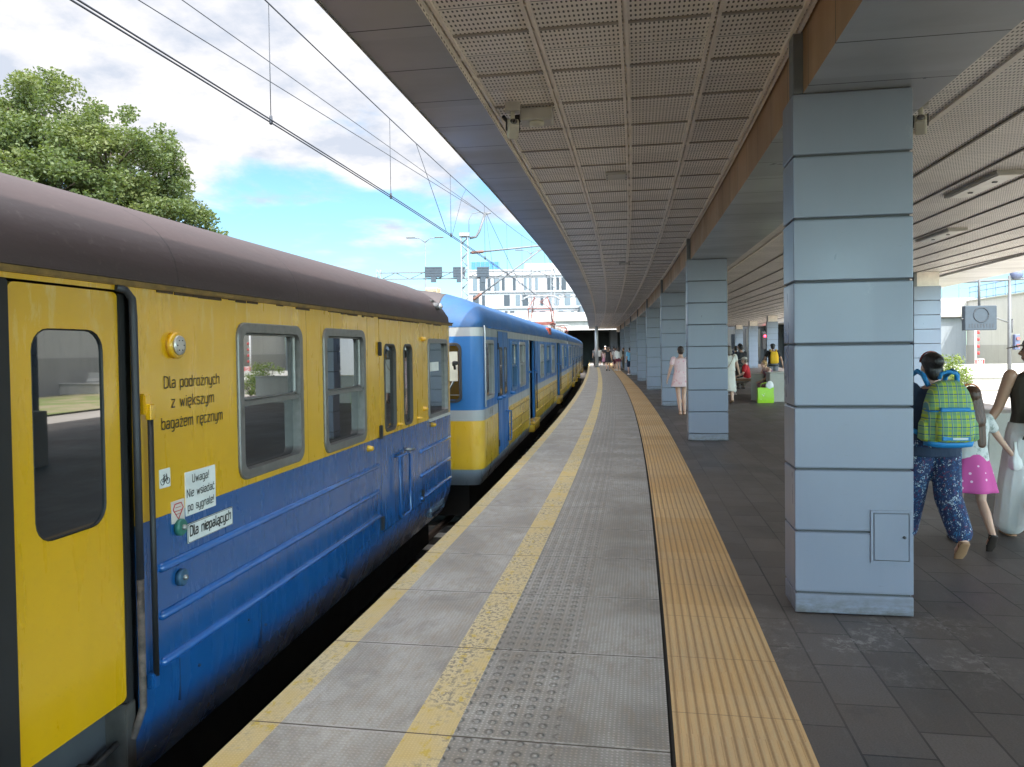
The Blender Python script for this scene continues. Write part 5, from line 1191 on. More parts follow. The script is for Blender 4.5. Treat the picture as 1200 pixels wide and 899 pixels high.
# ---------------------------------------------------------------- tree beyond the trains
def tree(loc,label,clr,r,h,seed,per,size):
    t=thing('broadleaf_tree',label,'tree',loc,0,'trees beyond the tracks'); rng=random.Random(seed)
    mb=MB(); mb.tube([(0,0,0),(.1,0,h*.2),(-.05,.1,h*.38)],[.38,.3,.24],10)
    cl=[]
    for (c,rad,n) in clr:
        c=Vector(c)
        mb.tube([(-.05,.1,h*.33),tuple(Vector((-.05,.1,h*.33)).lerp(c,.5)+Vector((0,0,.5))),tuple(c)],[.17,.11,.04],6)
        for k in range(n):
            v=Vector((rng.gauss(0,1),rng.gauss(0,1),rng.gauss(0,.85))).normalized()*rad*(.45+.6*rng.random()**.5); q=c+v; rr_=rng.uniform(.5,1.05)*rad*.27; cl.append((tuple(q),rr_))
            if k%4==0: mb.tube([tuple(c),tuple(c.lerp(q,.6)+Vector((0,0,.15))),tuple(q)],[.05,.03,.012],5)
    mb.build('trunk',bark,t); leaves('crown',LT,cl,per,size,seed,t,.8)
tree((-18.2,27,-1),'large leafy tree above the brown train roof, seen against the clouds',[((-2.6,0,9.6),3.1,110),((1.3,.3,10.1),2.5,100),((-.4,0,10.6),2.0,60),((4.2,-.3,8.9),2.3,90),((6.0,.2,6.7),1.9,80),((5.0,0,7.8),1.9,70),((2.5,-1.2,7.4),2.6,80),((-1.5,-1,7.4),3.0,80),((-5.8,0,8.0),3.3,60)],5.5,12,3,1150,.062)
tree((-30,12,-1),'leafy tree standing farther along beyond the tracks, behind the camera side of the train',[((0,0,8),3.5,40),((2,1,6),2.6,26),((-2,-1,6),2.6,26)],4,10,8,160,.16)

# ---------------------------------------------------------------- concrete parapets on the platform
pc_=conc('parapet_concrete',(.40,.385,.34),.12)
t=thing('stair_parapet','long low concrete parapet around the stairs behind the lime green bag','parapet',(9.5,21.8,0)); mb=MB(); mb.box((9.15,21.75,.41),(3.6,.36,.82),-.04,bev=.012); mb.build('wall',pc_,t,True); mb=MB(); mb.box((9.15,21.75,.835),(3.64,.42,.03),-.04,bev=.008); mb.build('coping',pc_,t,True)
t=thing('stair_parapet','short low concrete parapet between the cream dress and the lime green bag','parapet',(7.3,24.5,0)); mb=MB(); mb.box((7.93,23.5,.39),(.34,2.9,.78),-.55,bev=.012); mb.build('wall',pc_,t,True)
t=thing('concrete_bench','low concrete block behind the girl and the woman with the cap','bench',(6.3,8.6,0)); mb=MB(); mb.box((6.75,8.75,.40),(2.6,.5,.80),-.12,bev=.015); mb.build('block',pc_,t,True)
mb=MB(); mb.box((8.0,24.2,.52),(1.9,.45,.07),-.5,bev=.01); 
tag(mb.build('bench_seat',mat('bench_slats',(.30,.20,.11),.6)),'narrow bench seat between the two parapets where people sit','bench')
LIME=mat('lime_bag',(.33,.62,.015),.4,var=.1)
t=thing('shopping_bag','bright lime green shopping bag with a white pattern standing before the parapet','bag',(7.12,21.35,0),-.1)
mb=MB(); sec=lambda s_,w_,z:[Vector((a*w_+.006*math.sin(7*a+z*20),b*.075*s_,z)) for a,b in((-.5,-1),(-.2,-1.05),(.2,-.95),(.5,-1),(.5,1),(.15,1.1),(-.2,.95),(-.5,1))]
mb.ring_loft([sec(1,.50,0),sec(1.15,.52,.05),sec(1.2,.50,.2),sec(1.05,.50,.36),sec(.8,.52,.50)]); bg_=mb.build('bag_body',LIME,t); smooth_sharp(bg_,50)
mb=MB(); mb.tube([(-.15,0,.5),(-.13,0,.62),(0,-.01,.66),(.13,0,.62),(.15,0,.5)],.012,6); mb.build('handle',LIME,t)
mb=MB(); mb.ell((.13,-.02,.55),(.13,.05,.17)); mb.build('white_item',WHITE,t)
mb=MB(); 
for a,b,s_ in((-.08,.24,.035),(-.05,.30,.02),(-.12,.28,.02),(-.16,.12,.02)): mb.box((a,-.093,b),(s_,.008,s_))
mb.build('white_mark',WHITE,t); t.scale=(.86,.86,.86)
# ---------------------------------------------------------------- people
def skinm(name,col):
    if name in MATS: return MATS[name]
    m=NT(name); n=m.noise(m.coord(),22,4,.6); m.set(Base_Color=m.mix(m.ramp(n,.3,.7,0,.4),col,tuple(x*.8 for x in col)),Roughness=.5,Subsurface_Weight=.08,Subsurface_Radius=(.02,.01,.005)); MATS[name]=m.m; return m.m
SKIN=skinm('light_skin',(.60,.37,.27)); SKIN2=skinm('tanned_skin',(.46,.26,.17))
def cloth(name,col,var=.15): 
    if name in MATS: return MATS[name]
    m=NT(name); c=m.coord(); n=m.noise(m.scale(c,(1,1,.35)),9,4,.55); m.set(Base_Color=m.mix(m.ramp(n,.3,.7),tuple(x*(1-var) for x in col),tuple(min(1,x*(1+var)) for x in col)),Roughness=.85,Normal=m.bump(n,.55,.03)); MATS[name]=m.m; return m.m
def hairm(name,col):
    if name in MATS: return MATS[name]
    m=NT(name); n=m.noise(m.scale(m.coord(),(60,60,4)),2,4,.6); m.set(Base_Color=m.mix(m.ramp(n,.3,.7),tuple(x*.5 for x in col),tuple(x*1.6 for x in col)),Roughness=.42,Normal=m.bump(n,.6,.01)); MATS[name]=m.m; return m.m
def printm(name,cols,scale,base):
    m=NT(name); c=m.coord(); v=m.n('ShaderNodeTexVoronoi'); v.inputs['Scale'].default_value=scale; wv=m.noise(c,scale*.6,3,.6,1.5)
    cc=m.n('ShaderNodeMix',data_type='VECTOR'); cc.inputs['Factor'].default_value=.06; m.l(c,cc.inputs[4]); nn=m.n('ShaderNodeTexNoise'); nn.inputs['Scale'].default_value=scale; m.l(nn.outputs['Color'],cc.inputs[5]); m.l(cc.outputs[1],v.inputs['Vector'])
    s_=m.xyz(v.outputs['Color']); rp=m.n('ShaderNodeValToRGB'); rp.color_ramp.interpolation='CONSTANT'; m.l(s_[0],rp.inputs[0]); el=rp.color_ramp.elements
    while len(el)>1: el.remove(el[-1])
    el[0].position=0; el[0].color=(*cols[0],1)
    for i,q in enumerate(cols[1:],1): e=el.new(i/len(cols)); e.color=(*q,1)
    col=m.mix(m.ramp(v.outputs['Distance'],.30,.5,0,1),rp.outputs[0],base)
    m.set(Base_Color=col,Roughness=.85,Normal=m.bump(m.noise(m.scale(c,(1,1,.3)),7,3),.6,.04)); return m.m
def remesh(mb,vox,smooth=2):
    me=bpy.data.meshes.new('tmp'); bmesh.ops.recalc_face_normals(mb.b,faces=mb.b.faces); mb.b.to_mesh(me); mb.b.free()
    o=bpy.data.objects.new('tmp',me); COL.objects.link(o); m=o.modifiers.new('r','REMESH'); m.mode='VOXEL'; m.voxel_size=vox; m.use_smooth_shade=True
    if smooth: s_=o.modifiers.new('s','SMOOTH'); s_.iterations=smooth; s_.factor=.5
    dg=bpy.context.evaluated_depsgraph_get(); r=bpy.data.meshes.new_from_object(o.evaluated_get(dg)); bpy.data.objects.remove(o); 
    for p in r.polygons: p.use_smooth=True
    return r
def put(name,me,m_,parent):
    me.materials.clear(); me.materials.append(m_); o=bpy.data.objects.new(name,me); COL.objects.link(o); o.parent=parent; me.name=name; XF[o.name]=XF[parent.name]; return o
def V3(*a): return Vector(a)
def spine(mb,pts,n=20):
    """torso: pts = (centre, rx, ry)"""
    rings=[]
    for i,(c,rx,ry) in enumerate(pts):
        a=Vector(pts[max(0,i-1)][0]); b=Vector(pts[min(len(pts)-1,i+1)][0]); d=(b-a).normalized(); x=V3(1,0,0); y=d.cross(x).normalized()*-1
        y=x.cross(d).normalized()
        ring=[]
        for k in range(n):
            a_=2*PI*k/n; cx_,sy=math.cos(a_),math.sin(a_); e=.85
            ring.append(Vector(c)+x*rx*math.copysign(abs(cx_)**e,cx_)+y*ry*math.copysign(abs(sy)**e,sy))
        rings.append(ring)
    mb.ring_loft(rings); return mb
def sub(a,b,t): return Vector(a).lerp(Vector(b),t)
def person(label,loc,heading,H,pose,wear,girth=1.0,skin=None,hair=None,vox=.011,group=None,child=False):
    """faces local +Y; pose gives joints in metres for a height of 1.70"""
    t=thing('person',label,'person',loc,heading,group); k=H/1.70; skin=skin or SKIN
    J=dict(pel=(0,0,.93),wai=(0,0,1.08),che=(0,.0,1.27),nek=(0,0,1.44),hd=(0,.015,1.585),
        lh=(-.095,0,.90),lk=(-.10,.02,.50),la=(-.10,-.01,.085),rh=(.095,0,.90),rk=(.10,.02,.50),ra=(.10,-.01,.085),
        ls=(-.175,0,1.385),le=(-.22,-.02,1.11),lw=(-.235,.04,.87),rs=(.175,0,1.385),re=(.22,-.02,1.11),rw=(.235,.04,.87),lt=(0,1,0),rt=(0,1,0))
    J.update(pose); S=lambda p:Vector(p)*k; g=girth
    q={a:S(b) for a,b in J.items() if a!='yaw'}; yaw=pose.get('yaw',0); hs=1.12 if child else 1.0
    mb=MB()
    sp=[(sub(q['pel'],q['wai'],-.35),.10*k*g,.09*k*g),(q['pel'],.165*k*g,.115*k*g),(q['wai'],.132*k*g,.10*k*g),(q['che'],.155*k*g,.112*k*g),(sub(q['che'],q['nek'],.62),.135*k*g**.5,.095*k),(sub(q['che'],q['nek'],.95),.065*k,.062*k),(q['nek'],.05*k,.052*k)]
    spine(mb,sp)
    rot=Matrix.Rotation(yaw,3,'Z'); hd=q['hd']; hk=k*hs
    mb.caps(q['nek']-S((0,0,.03)),sub(q['nek'],hd,.6),.052*k,.050*k)
    mb.ell(hd+rot@(V3(0,-.008,.018)*hk),(.074*hk,.092*hk,.092*hk),rot=rot); mb.ell(hd+rot@(V3(0,.028,-.045)*hk),(.055*hk,.058*hk,.062*hk),rot=rot)
    mb.caps(hd+rot@(V3(0,.078,.012)*hk),hd+rot@(V3(0,.098,-.018)*hk),.010*hk,.015*hk,n=8)
    mb.ell(hd+rot@(V3(0,.080,-.055)*hk),(.022*hk,.012*hk,.010*hk),rot=rot,n=8,m=6)
    for s_ in(-1,1): mb.ell(hd+rot@(V3(s_*.076,-.002,-.005)*hk),(.012*hk,.02*hk,.032*hk),rot=rot,n=8,m=6)
    for a in 'lr':
        s_=-1 if a=='l' else 1
        mb.caps(q[a+'h'],q[a+'k'],.082*k*g,.052*k*g); mb.caps(q[a+'k'],sub(q[a+'k'],q[a+'a'],.35)+S((0,-.008,0)),.050*k*g,.053*k*g); mb.caps(sub(q[a+'k'],q[a+'a'],.35)+S((0,-.008,0)),q[a+'a'],.053*k*g,.034*k*g)
        tt=Vector(J[a+'t']).normalized(); heel=q[a+'a']+S((0,0,-.045))-tt*.03*k
        if tt.z<-.3: mb.caps(q[a+'a'],q[a+'a']+tt*.10*k,.034*k,.034*k,flat=(1,.8)); mb.caps(q[a+'a']+tt*.10*k,q[a+'a']+tt*.17*k,.038*k,.022*k,flat=(1.1,.6))
        else: mb.caps(heel,heel+tt*.10*k,.034*k,.036*k,flat=(1,.85)); mb.caps(heel+tt*.10*k,heel+tt*.175*k+S((0,0,-.012)),.036*k,.020*k,flat=(1.15,.7))
        mb.caps(q[a+'s'],q[a+'e'],.050*k*g,.038*k*g); mb.caps(q[a+'e'],q[a+'w'],.038*k*g,.025*k*g**.5)
        d=(q[a+'w']-q[a+'e']).normalized(); side=V3(0,1,0)-d*d.y
        if side.length<.2: side=V3(1,0,0)-d*d.x
        side.normalize(); nrm=d.cross(side)
        w=q[a+'w']; mb.caps(w,w+d*.075*k,.024*k,.030*k,flat=(1.25,.55),xdir=side)
        for f_,ln in((-.030,.062),(-.010,.072),(.010,.068),(.029,.055)):
            b0=w+d*.080*k+side*f_*k; b1=b0+d*ln*.5*k+nrm*s_*-.008*k; b2=b0+d*ln*k*.92+nrm*s_*-.026*k; mb.caps(b0,b1,.0105*k,.0098*k,n=8); mb.caps(b1,b2,.0098*k,.0082*k,n=8)
        b0=w+d*.03*k+side*.026*k; b1=b0+d*.030*k+side*.026*k; mb.caps(b0,b1,.013*k,.011*k,n=8); mb.caps(b1,b1+d*.032*k+side*.006*k,.011*k,.009*k,n=8)
    body=put('body',remesh(mb,vox,1),skin,t)
    for s_ in(-1,1):
        mb=MB(); c=hd+rot@(V3(s_*.030,.076,.018)*hk); mb.ell(c,(.013*hk,.010*hk,.008*hk),n=8,m=6,rot=rot); mb.build('eye',mat('eye_dark',(.03,.02,.02),.2),t)
    # clothes
    for w in wear: w(t,q,k,g,J,rot,hk,vox)
    return t
def w_top(m_,sleeve=.55,low=.88,infl=.016,neck=.72,long=False,name='shirt',bare=False):
    def fn(t,q,k,g,J,rot,hk,vox):
        mb=MB(); i=infl; lowp=sub(q['pel'],q['wai'],(low-.93)/.15)
        pts=[(lowp,(.168*g+i)*k,(.118*g+i)*k),(q['pel'],(.165*g+i)*k,(.115*g+i)*k),(q['wai'],(.138*g+i*1.3)*k,(.105*g+i*1.2)*k),(q['che'],(.157*g+i)*k,(.114*g+i)*k),(sub(q['che'],q['nek'],.62),(.137*g**.5+i)*k,(.097+i)*k),(sub(q['che'],q['nek'],neck+.12),.085*k,.08*k)]
        if low>.95: pts=pts[:1]+pts[2:]
        spine(mb,pts)
        if not bare:
            for a in 'lr':
                e=sub(q[a+'s'],q[a+'e'],min(sleeve,1)); mb.caps(q[a+'s'],e,(.052*g+i)*k,(.046*g+i)*k)
                if sleeve>1: mb.caps(q[a+'e'],sub(q[a+'e'],q[a+'w'],sleeve-1),(.042+i)*k,(.032+i*.7)*k)
        put(name,remesh(mb,vox,2),m_,t)
    return fn
def w_trous(m_,to=1.0,infl=.018,flare=0,cuff=None,name='trousers'):
    def fn(t,q,k,g,J,rot,hk,vox):
        mb=MB(); i=infl; spine(mb,[(sub(q['pel'],q['wai'],-.35),(.11*g+i)*k,(.095*g+i)*k),(q['pel'],(.167*g+i)*k,(.117*g+i)*k),(sub(q['pel'],q['wai'],.45),(.148*g+i)*k,(.108*g+i)*k)])
        for a in 'lr':
            if to<=.5: e=sub(q[a+'h'],q[a+'k'],to*2); mb.caps(q[a+'h'],e,(.086*g+i)*k,(.072*g+i)*k)
            else:
                mb.caps(q[a+'h'],q[a+'k'],(.086*g+i)*k,(.056*g+i+flare*.6)*k); e=sub(q[a+'k'],q[a+'a'],(to-.5)*2); mb.caps(q[a+'k'],e,(.056*g+i+flare*.6)*k,(.040+i+flare)*k)
        o=put(name,remesh(mb,vox,2),m_,t)
        if cuff:
            for a in 'lr': 
                d=(q[a+'a']-q[a+'k']).normalized(); mb=MB(); mb.tube([e_ for e_ in(sub(q[a+'k'],q[a+'a'],(to-.5)*2-.02),sub(q[a+'k'],q[a+'a'],(to-.5)*2+.10))],[(.045+i+flare*.5)*k,.043*k],14); mb.build('cuff',m_,o)
    return fn
def w_skirt(m_,z0,z1,r0,r1,name='skirt',folds=7,amp=.10,sway=(0,0),ry=.8):
    """hanging cloth from height z0 (m, for 1.70) to z1"""
    def fn(t,q,k,g,J,rot,hk,vox):
        mb=MB(); rings=[]; n=56; st=12
        for j in range(st+1):
            u=j/st; z=z0+(z1-z0)*u; r_=(r0+(r1-r0)*u**.85); c=sub((0,0,0),(sway[0],sway[1],0),u)
            rings.append([Vector(((r_*(1+amp*u*math.sin(folds*a+1.3*math.sin(a*2)+u)))*math.cos(a)*k*g+c.x*k+q['pel'].x,(r_*ry*(1+amp*u*math.sin(folds*a+1.3*math.sin(a*2)+u)))*math.sin(a)*k*g+c.y*k+q['pel'].y,z*k)) for a in[2*PI*i/n for i in range(n)]])
        inner=[[Vector((p.x*.975,p.y*.975,p.z)) for p in r_] for r_ in rings[::-1]]
        mb.ring_loft(rings+inner,cap=False); mb.build(name,m_,t)
    return fn
def w_shoes(m_,high=0,name='shoe',sandal=False):
    def fn(t,q,k,g,J,rot,hk,vox):
        for a in 'lr':
            tt=Vector(J[a+'t']).normalized(); mb=MB()
            if tt.z<-.3:
                up=V3(0,1,0); s0=q[a+'a']+V3(0,-.03,-.02)*k; mb.caps(s0,s0+tt*.12*k,.036*k,.042*k,flat=(1.1,.35)); mb.caps(s0+tt*.12*k,s0+tt*.20*k,.042*k,.028*k,flat=(1.15,.35))
            else:
                heel=q[a+'a']+S3(0,0,-.070,k)-tt*.035*k
                if sandal: mb.caps(heel,heel+tt*.11*k,.038*k,.042*k,flat=(1.1,.30)); mb.caps(heel+tt*.11*k,heel+tt*.20*k,.044*k,.026*k,flat=(1.1,.30))
                else: heel=heel+V3(0,0,.022)*k; mb.caps(heel,heel+tt*.10*k,.042*k,.044*k,flat=(1.05,.95)); mb.caps(heel+tt*.10*k,heel+tt*.20*k+V3(0,0,-.012)*k,.044*k,.028*k,flat=(1.15,.75))
            o=mb.build(name,m_,t)
            if sandal:
                mb=MB(); aa=q[a+'a']; mb.tube([aa+V3(.037*math.cos(c_),.037*math.sin(c_)-.0,-.0)*k for c_ in[2*PI*i/12 for i in range(13)]],.007*k,6); 
                mb.tube([aa+V3(-.036,0,-.0)*k,aa+V3(-.034,.01,-.05)*k],.006*k,5); mb.tube([aa+V3(.036,0,-.0)*k,aa+V3(.034,.01,-.05)*k],.006*k,5); mb.build('strap',m_,o)
    return fn
def S3(x,y,z,k): return Vector((x,y,z))*k
def w_hair(m_,style='short',name='hair'):
    def fn(t,q,k,g,J,rot,hk,vox):
        hd=q['hd']; mb=MB(); A=lambda x,y,z:hd+rot@(V3(x,y,z)*hk)
        mb.ell(A(0,-.022,.035),(.083*hk,.094*hk,.088*hk),rot=rot)
        mb.ell(A(0,-.045,-.02),(.074*hk,.060*hk,.075*hk),rot=rot)
        if style=='bun': mb.ell(A(0,-.02,.052),(.088*hk,.098*hk,.082*hk),rot=rot); mb.ell(A(.01,-.10,.055),(.052*hk,.042*hk,.05*hk),rot=rot); mb.ell(A(0,-.06,-.05),(.062*hk,.05*hk,.06*hk),rot=rot)
        if style=='lowbun': mb.ell(A(0,-.115,-.02),(.042*hk,.038*hk,.042*hk),rot=rot)
        if style=='long':
            mb.caps(A(0,-.055,0),A(.01,-.085,-.20),.075*hk,.085*hk,flat=(1.1,.6)); mb.caps(A(.01,-.085,-.20),A(.05,-.10,-.42),.080*hk,.045*hk,flat=(1.1,.5))
            mb.caps(A(.06,-.02,-.05),A(.075,-.06,-.28),.03*hk,.03*hk)
        if style=='bob': mb.caps(A(0,-.05,0),A(0,-.06,-.11),.08*hk,.07*hk,flat=(1.15,.75))
        if style=='messy': 
            rg_=random.Random(4)
            for _ in range(16): a_=rg_.uniform(0,2*PI); e_=rg_.uniform(-.2,1.2); mb.ell(A(.075*math.cos(a_)*math.cos(e_),-.03+.07*math.sin(a_)*math.cos(e_),.03+.08*math.sin(e_)),(.03*hk,)*3,n=8,m=6)
        put(name,remesh(mb,min(vox,.009),1),m_,t)
    return fn
def w_cap(m_,visor=True,brim=False):
    def fn(t,q,k,g,J,rot,hk,vox):
        hd=q['hd']; A=lambda x,y,z:hd+rot@(V3(x,y,z)*hk); mb=MB(); mb.ell(A(0,-.012,.055),(.088*hk,.100*hk,.070*hk),rot=rot)
        if visor: mb.caps(A(0,.07,.055),A(0,.15,.035),.065*hk,.045*hk,flat=(1.1,.12),xdir=rot@V3(1,0,0))
        if brim: mb.tube([A(0,-.01,.02),A(0,-.01,.045)],[.155*hk,.11*hk],20)
        mb.build('cap',m_,t)
    return fn
def w_band(m_):
    def fn(t,q,k,g,J,rot,hk,vox):
        hd=q['hd']; A=lambda x,y,z:hd+rot@(V3(x,y,z)*hk); mb=MB(); mb.tube([A(.088*math.cos(a),.015,.045+.092*math.sin(a)) for a in[PI*i/14 for i in range(15)]],.007*hk,6); mb.build('hair_band',m_,t)
    return fn
walkL=dict(lk=(-.10,.13,.51),la=(-.10,.20,.085),rk=(.10,-.02,.49),ra=(.10,-.30,.14),rt=(0,.75,-.65),le=(-.23,-.10,1.12),lw=(-.24,-.06,.88),re=(.23,.06,1.12),rw=(.22,.16,.90))
walkR=dict(rk=(.10,.13,.51),ra=(.10,.20,.085),lk=(-.10,-.02,.49),la=(-.10,-.30,.14),lt=(0,.75,-.65),re=(.23,-.10,1.12),rw=(.24,-.06,.88),le=(-.23,.06,1.12),lw=(-.22,.16,.90))
stand={}
sit=dict(pel=(0,0,.56),wai=(0,.02,.71),che=(0,.05,.90),nek=(0,.07,1.07),hd=(0,.11,1.21),lh=(-.10,.03,.54),rh=(.10,.03,.54),lk=(-.12,.45,.50),rk=(.12,.45,.50),la=(-.12,.42,.085),ra=(.12,.48,.085),ls=(-.175,.06,1.02),rs=(.175,.06,1.02),le=(-.22,.12,.76),re=(.22,.12,.76),lw=(-.12,.33,.66),rw=(.12,.33,.66))
DK=cloth('black_cloth',(.018,.018,.02)); WH=cloth('white_cloth',(.72,.71,.69),.06); NAVY=cloth('navy_cloth',(.018,.032,.065)); BRH=hairm('dark_brown_hair',(.035,.018,.011)); BKH=hairm('black_hair',(.012,.009,.008)); LBH=hairm('light_brown_hair',(.13,.065,.03)); BLH=hairm('blond_hair',(.42,.25,.10)); GRH=hairm('grey_brown_hair',(.12,.085,.06))
TAN=mat('tan_leather',(.30,.17,.09),.6); DSH=mat('dark_leather',(.03,.022,.018),.5); OLV=cloth('olive_cloth',(.06,.05,.035)); GRY_=cloth('grey_cloth',(.16,.16,.17))
hp=math.atan(th_(6))
# woman with the plaid backpack
FLO=printm('flower_print_cloth',[(.02,.05,.16),(.50,.58,.62),(.03,.16,.32),(.02,.03,.09),(.02,.10,.26),(.16,.03,.06),(.40,.50,.58),(.03,.05,.12),(.02,.12,.22)],52,(.012,.025,.08))
pw=dict(lk=(-.115,.12,.50),la=(-.13,.26,.075),rk=(.115,-.02,.49),ra=(.13,-.26,.165),rt=(.0,.62,-.78),le=(-.265,-.05,1.12),lw=(-.27,.08,.90),re=(.265,.04,1.13),rw=(.24,.20,1.0),lh=(-.10,0,.90),rh=(.10,0,.90))
wA_=Vector((3.20,5.78,0))
person('woman in navy top and blue flower print trousers carrying the plaid backpack, walking away',wA_,-hp+.05,1.52,pw,
 [w_top(NAVY,.62,.84,.022),w_trous(FLO,.90,.026,flare=.030,cuff=True),w_shoes(TAN,sandal=True),w_hair(BKH,'bun'),w_band(mat('red_band',(.20,.03,.02),.5))],girth=1.16,vox=.008)
def plaid():
    m=NT('plaid_cloth'); c=m.xyz(m.coord()); w=m.noise(m.coord(),30,3)
    def st(v,p,wd,o=0): return m.math('LESS_THAN',m.math('FRACT',m.math('DIVIDE',m.math('ADD',v,10+o),p)),wd)
    b=m.mix(st(c[0],.062,.40),(.36,.47,.035),(.20,.36,.14)); b=m.mix(m.math('MULTIPLY',st(c[0],.062,.16,.012),.8),b,(.02,.16,.33)); b=m.mix(m.math('MULTIPLY',st(c[2],.058,.30),.55),b,(.10,.26,.22)); b=m.mix(m.math('MULTIPLY',st(c[2],.058,.12,.03),.9),b,(.012,.07,.20)); b=m.mix(m.math('MULTIPLY',st(c[0],.031,.10,.005),.5),b,(.62,.66,.18))
    m.set(Base_Color=b,Roughness=.75,Normal=m.bump(w,.4,.01)); return m.m
t=thing('backpack','lime and blue plaid backpack with bright blue trim on the back of the woman','backpack',(wA_.x,wA_.y,.82),-hp+.05)
PL=plaid(); TB=mat('bright_blue_trim',(.01,.20,.48),.55)
def sq0(cx_,cy,z,rx,ry,e=.55,n=28): return [Vector((cx_+rx*math.copysign(abs(math.cos(a))**e,math.cos(a)),cy+ry*math.copysign(abs(math.sin(a))**e,math.sin(a)),z)) for a in[2*PI*i/n for i in range(n)]]
sq=lambda cx_,cy,z,rx,ry:sq0(cx_*.8-.01,cy,z*.97,rx*.82,ry*.82)
oy=-.245
mb=MB(); mb.ring_loft([sq(.02,oy,.03,.12,.06),sq(.02,oy,.045,.185,.10),sq(.02,oy,.12,.205,.115),sq(.02,oy,.25,.208,.12),sq(.02,oy,.36,.188,.11),sq(.02,oy,.44,.16,.095),sq(.02,oy,.50,.12,.075),sq(.02,oy,.525,.07,.045)]); b_=mb.build('bag_body',PL,t)
mb=MB(); mb.ring_loft([sq(.02,oy-.075,.07,.11,.04),sq(.02,oy-.085,.085,.145,.065),sq(.02,oy-.09,.20,.15,.07),sq(.02,oy-.08,.30,.13,.055),sq(.02,oy-.07,.315,.09,.03)]); mb.build('front_pocket',PL,t)
for s_ in(-1,1): mb=MB(); mb.ring_loft([sq(.02+s_*.20,oy,.07,.02,.05),sq(.02+s_*.21,oy,.09,.035,.075),sq(.02+s_*.205,oy,.20,.035,.07),sq(.02+s_*.20,oy,.24,.02,.05)]); mb.build('side_pocket',PL,t)
mb=MB(); mb.ring_loft([sq(.02,oy,.022,.115,.06),sq(.02,oy,.035,.188,.103),sq(.02,oy,.070,.198,.113),sq(.02,oy,.075,.19,.1)]); mb.build('base_trim',TB,t)
mb=MB(); mb.box((.006,oy-.134,.10),(.19,.012,.03),bev=.005); mb.build('trim_band',TB,t); mb=MB(); mb.box((.006,oy-.115,.305),(.20,.03,.032),bev=.008); mb.build('trim_band',TB,t)
mb=MB(); mb.box((.03,oy-.142,.10),(.10,.006,.014)); mb.build('tab',mat('pale_tab',(.55,.6,.6),.5),t)
mb=MB(); mb.tube([(-.04,oy+.03,.52),(-.03,oy+.02,.56),(.02,oy+.02,.575),(.07,oy+.02,.56),(.08,oy+.03,.52)],.014,8); mb.build('handle',TB,t)
for s_ in(-1,1): mb=MB(); mb.tube([(.0+s_*.10,oy+.07,.47),(s_*.12,-.13,.55),(s_*.125,-.04,.575),(s_*.13,.08,.53),(s_*.135,.14,.40),(s_*.15,.08,.22),(s_*.17,-.05,.13),(s_*.17,oy+.08,.12)],.018,8); mb.build('strap',TB,t)
mb=MB(); mb.tube([sq(.02,oy-.002,.30,.196,.118)[i] for i in range(14,28)]+[],.006,5); mb.build('zip',TB,t)
sq=sq0
# girl
gk=dict(lk=(-.075,.14,.50),la=(-.075,.24,.085),rk=(.085,-.03,.50),ra=(.10,-.27,.19),rt=(0,.55,-.8),ls=(-.15,0,1.37),rs=(.15,0,1.37),re=(.27,.02,1.17),rw=(.42,.06,.98),le=(-.20,.0,1.12),lw=(-.22,.06,.9))
DOT=NT('pink_dotted_cloth'); v=DOT.n('ShaderNodeTexVoronoi'); v.inputs['Scale'].default_value=17; v.inputs['Randomness'].default_value=.3; DOT.l(DOT.coord(),v.inputs['Vector']); DOT.set(Base_Color=DOT.mix(DOT.math('LESS_THAN',v.outputs['Distance'],.17),(.56,.085,.30),(.8,.55,.68)),Roughness=.85)
PR=printm('grey_print_cloth',[(.62,.62,.60),(.35,.38,.36),(.55,.55,.5),(.25,.3,.26)],30,(.6,.6,.58))
person('girl with long brown hair in a white top and pink dotted skirt, holding a hand',(3.60,5.95,0),-hp-.02,1.25,gk,
 [w_top(PR,.5,.92,.016),w_skirt(DOT.m,1.04,.60,.145,.27,folds=8,amp=.07),w_shoes(DSH,sandal=True),w_hair(hairm('brown_hair',(.075,.032,.016)),'long'),w_band(mat('orange_ribbon',(.55,.12,.02),.6))],girth=.92,vox=.007,child=True)
# woman with the cap
pc2=dict(yaw=1.15,lk=(-.10,.12,.50),la=(-.10,.22,.085),rk=(.10,-.02,.50),ra=(.10,-.22,.14),rt=(0,.75,-.65),ls=(-.18,0,1.385),le=(-.26,.03,1.12),lw=(-.37,.02,.93),re=(.25,.0,1.13),rw=(.26,.1,.92))
person('woman in cap, brown sleeveless top and wide white trousers holding the girl by the hand',(4.16,6.04,0),-hp-.05,1.64,pc2,
 [w_top(OLV,.1,.86,.014,bare=True,name='sleeveless_top'),w_trous(WH,.93,.03,flare=.06),w_shoes(TAN,sandal=True),w_hair(BRH,'lowbun'),w_cap(cloth('taupe_cap',(.26,.22,.19)))],girth=1.05,skin=SKIN2,vox=.008)
t=thing('handbag','black shoulder bag hanging between the girl and the woman with the cap','bag',(4.16,5.9,.85),-hp)
mb=MB(); mb.ring_loft([sq(0,-.02,.0,.12,.04),sq(0,-.02,.02,.15,.055),sq(0,-.02,.16,.16,.06),sq(0,-.02,.19,.14,.04)]); mb.build('bag_body',DSH,t)
mb=MB(); mb.tube([(-.13,-.02,.18),(-.06,.0,.42),(.06,.1,.58),(.13,-.02,.20)],.010,6); mb.build('strap',DSH,t)
t=thing('plastic_bag','small white plastic bag hanging beside the wide white trousers','bag',(3.93,5.93,.60))
mb=MB(); mb.ring_loft([sq(0,0,.0,.03,.03),sq(.01,0,.03,.07,.06),sq(0,0,.13,.065,.06),sq(0,0,.20,.03,.03),sq(0,0,.28,.015,.015),sq(0,0,.36,.02,.01)]); mb.build('bag_body',WH,t); t.scale=(.62,.62,.62)
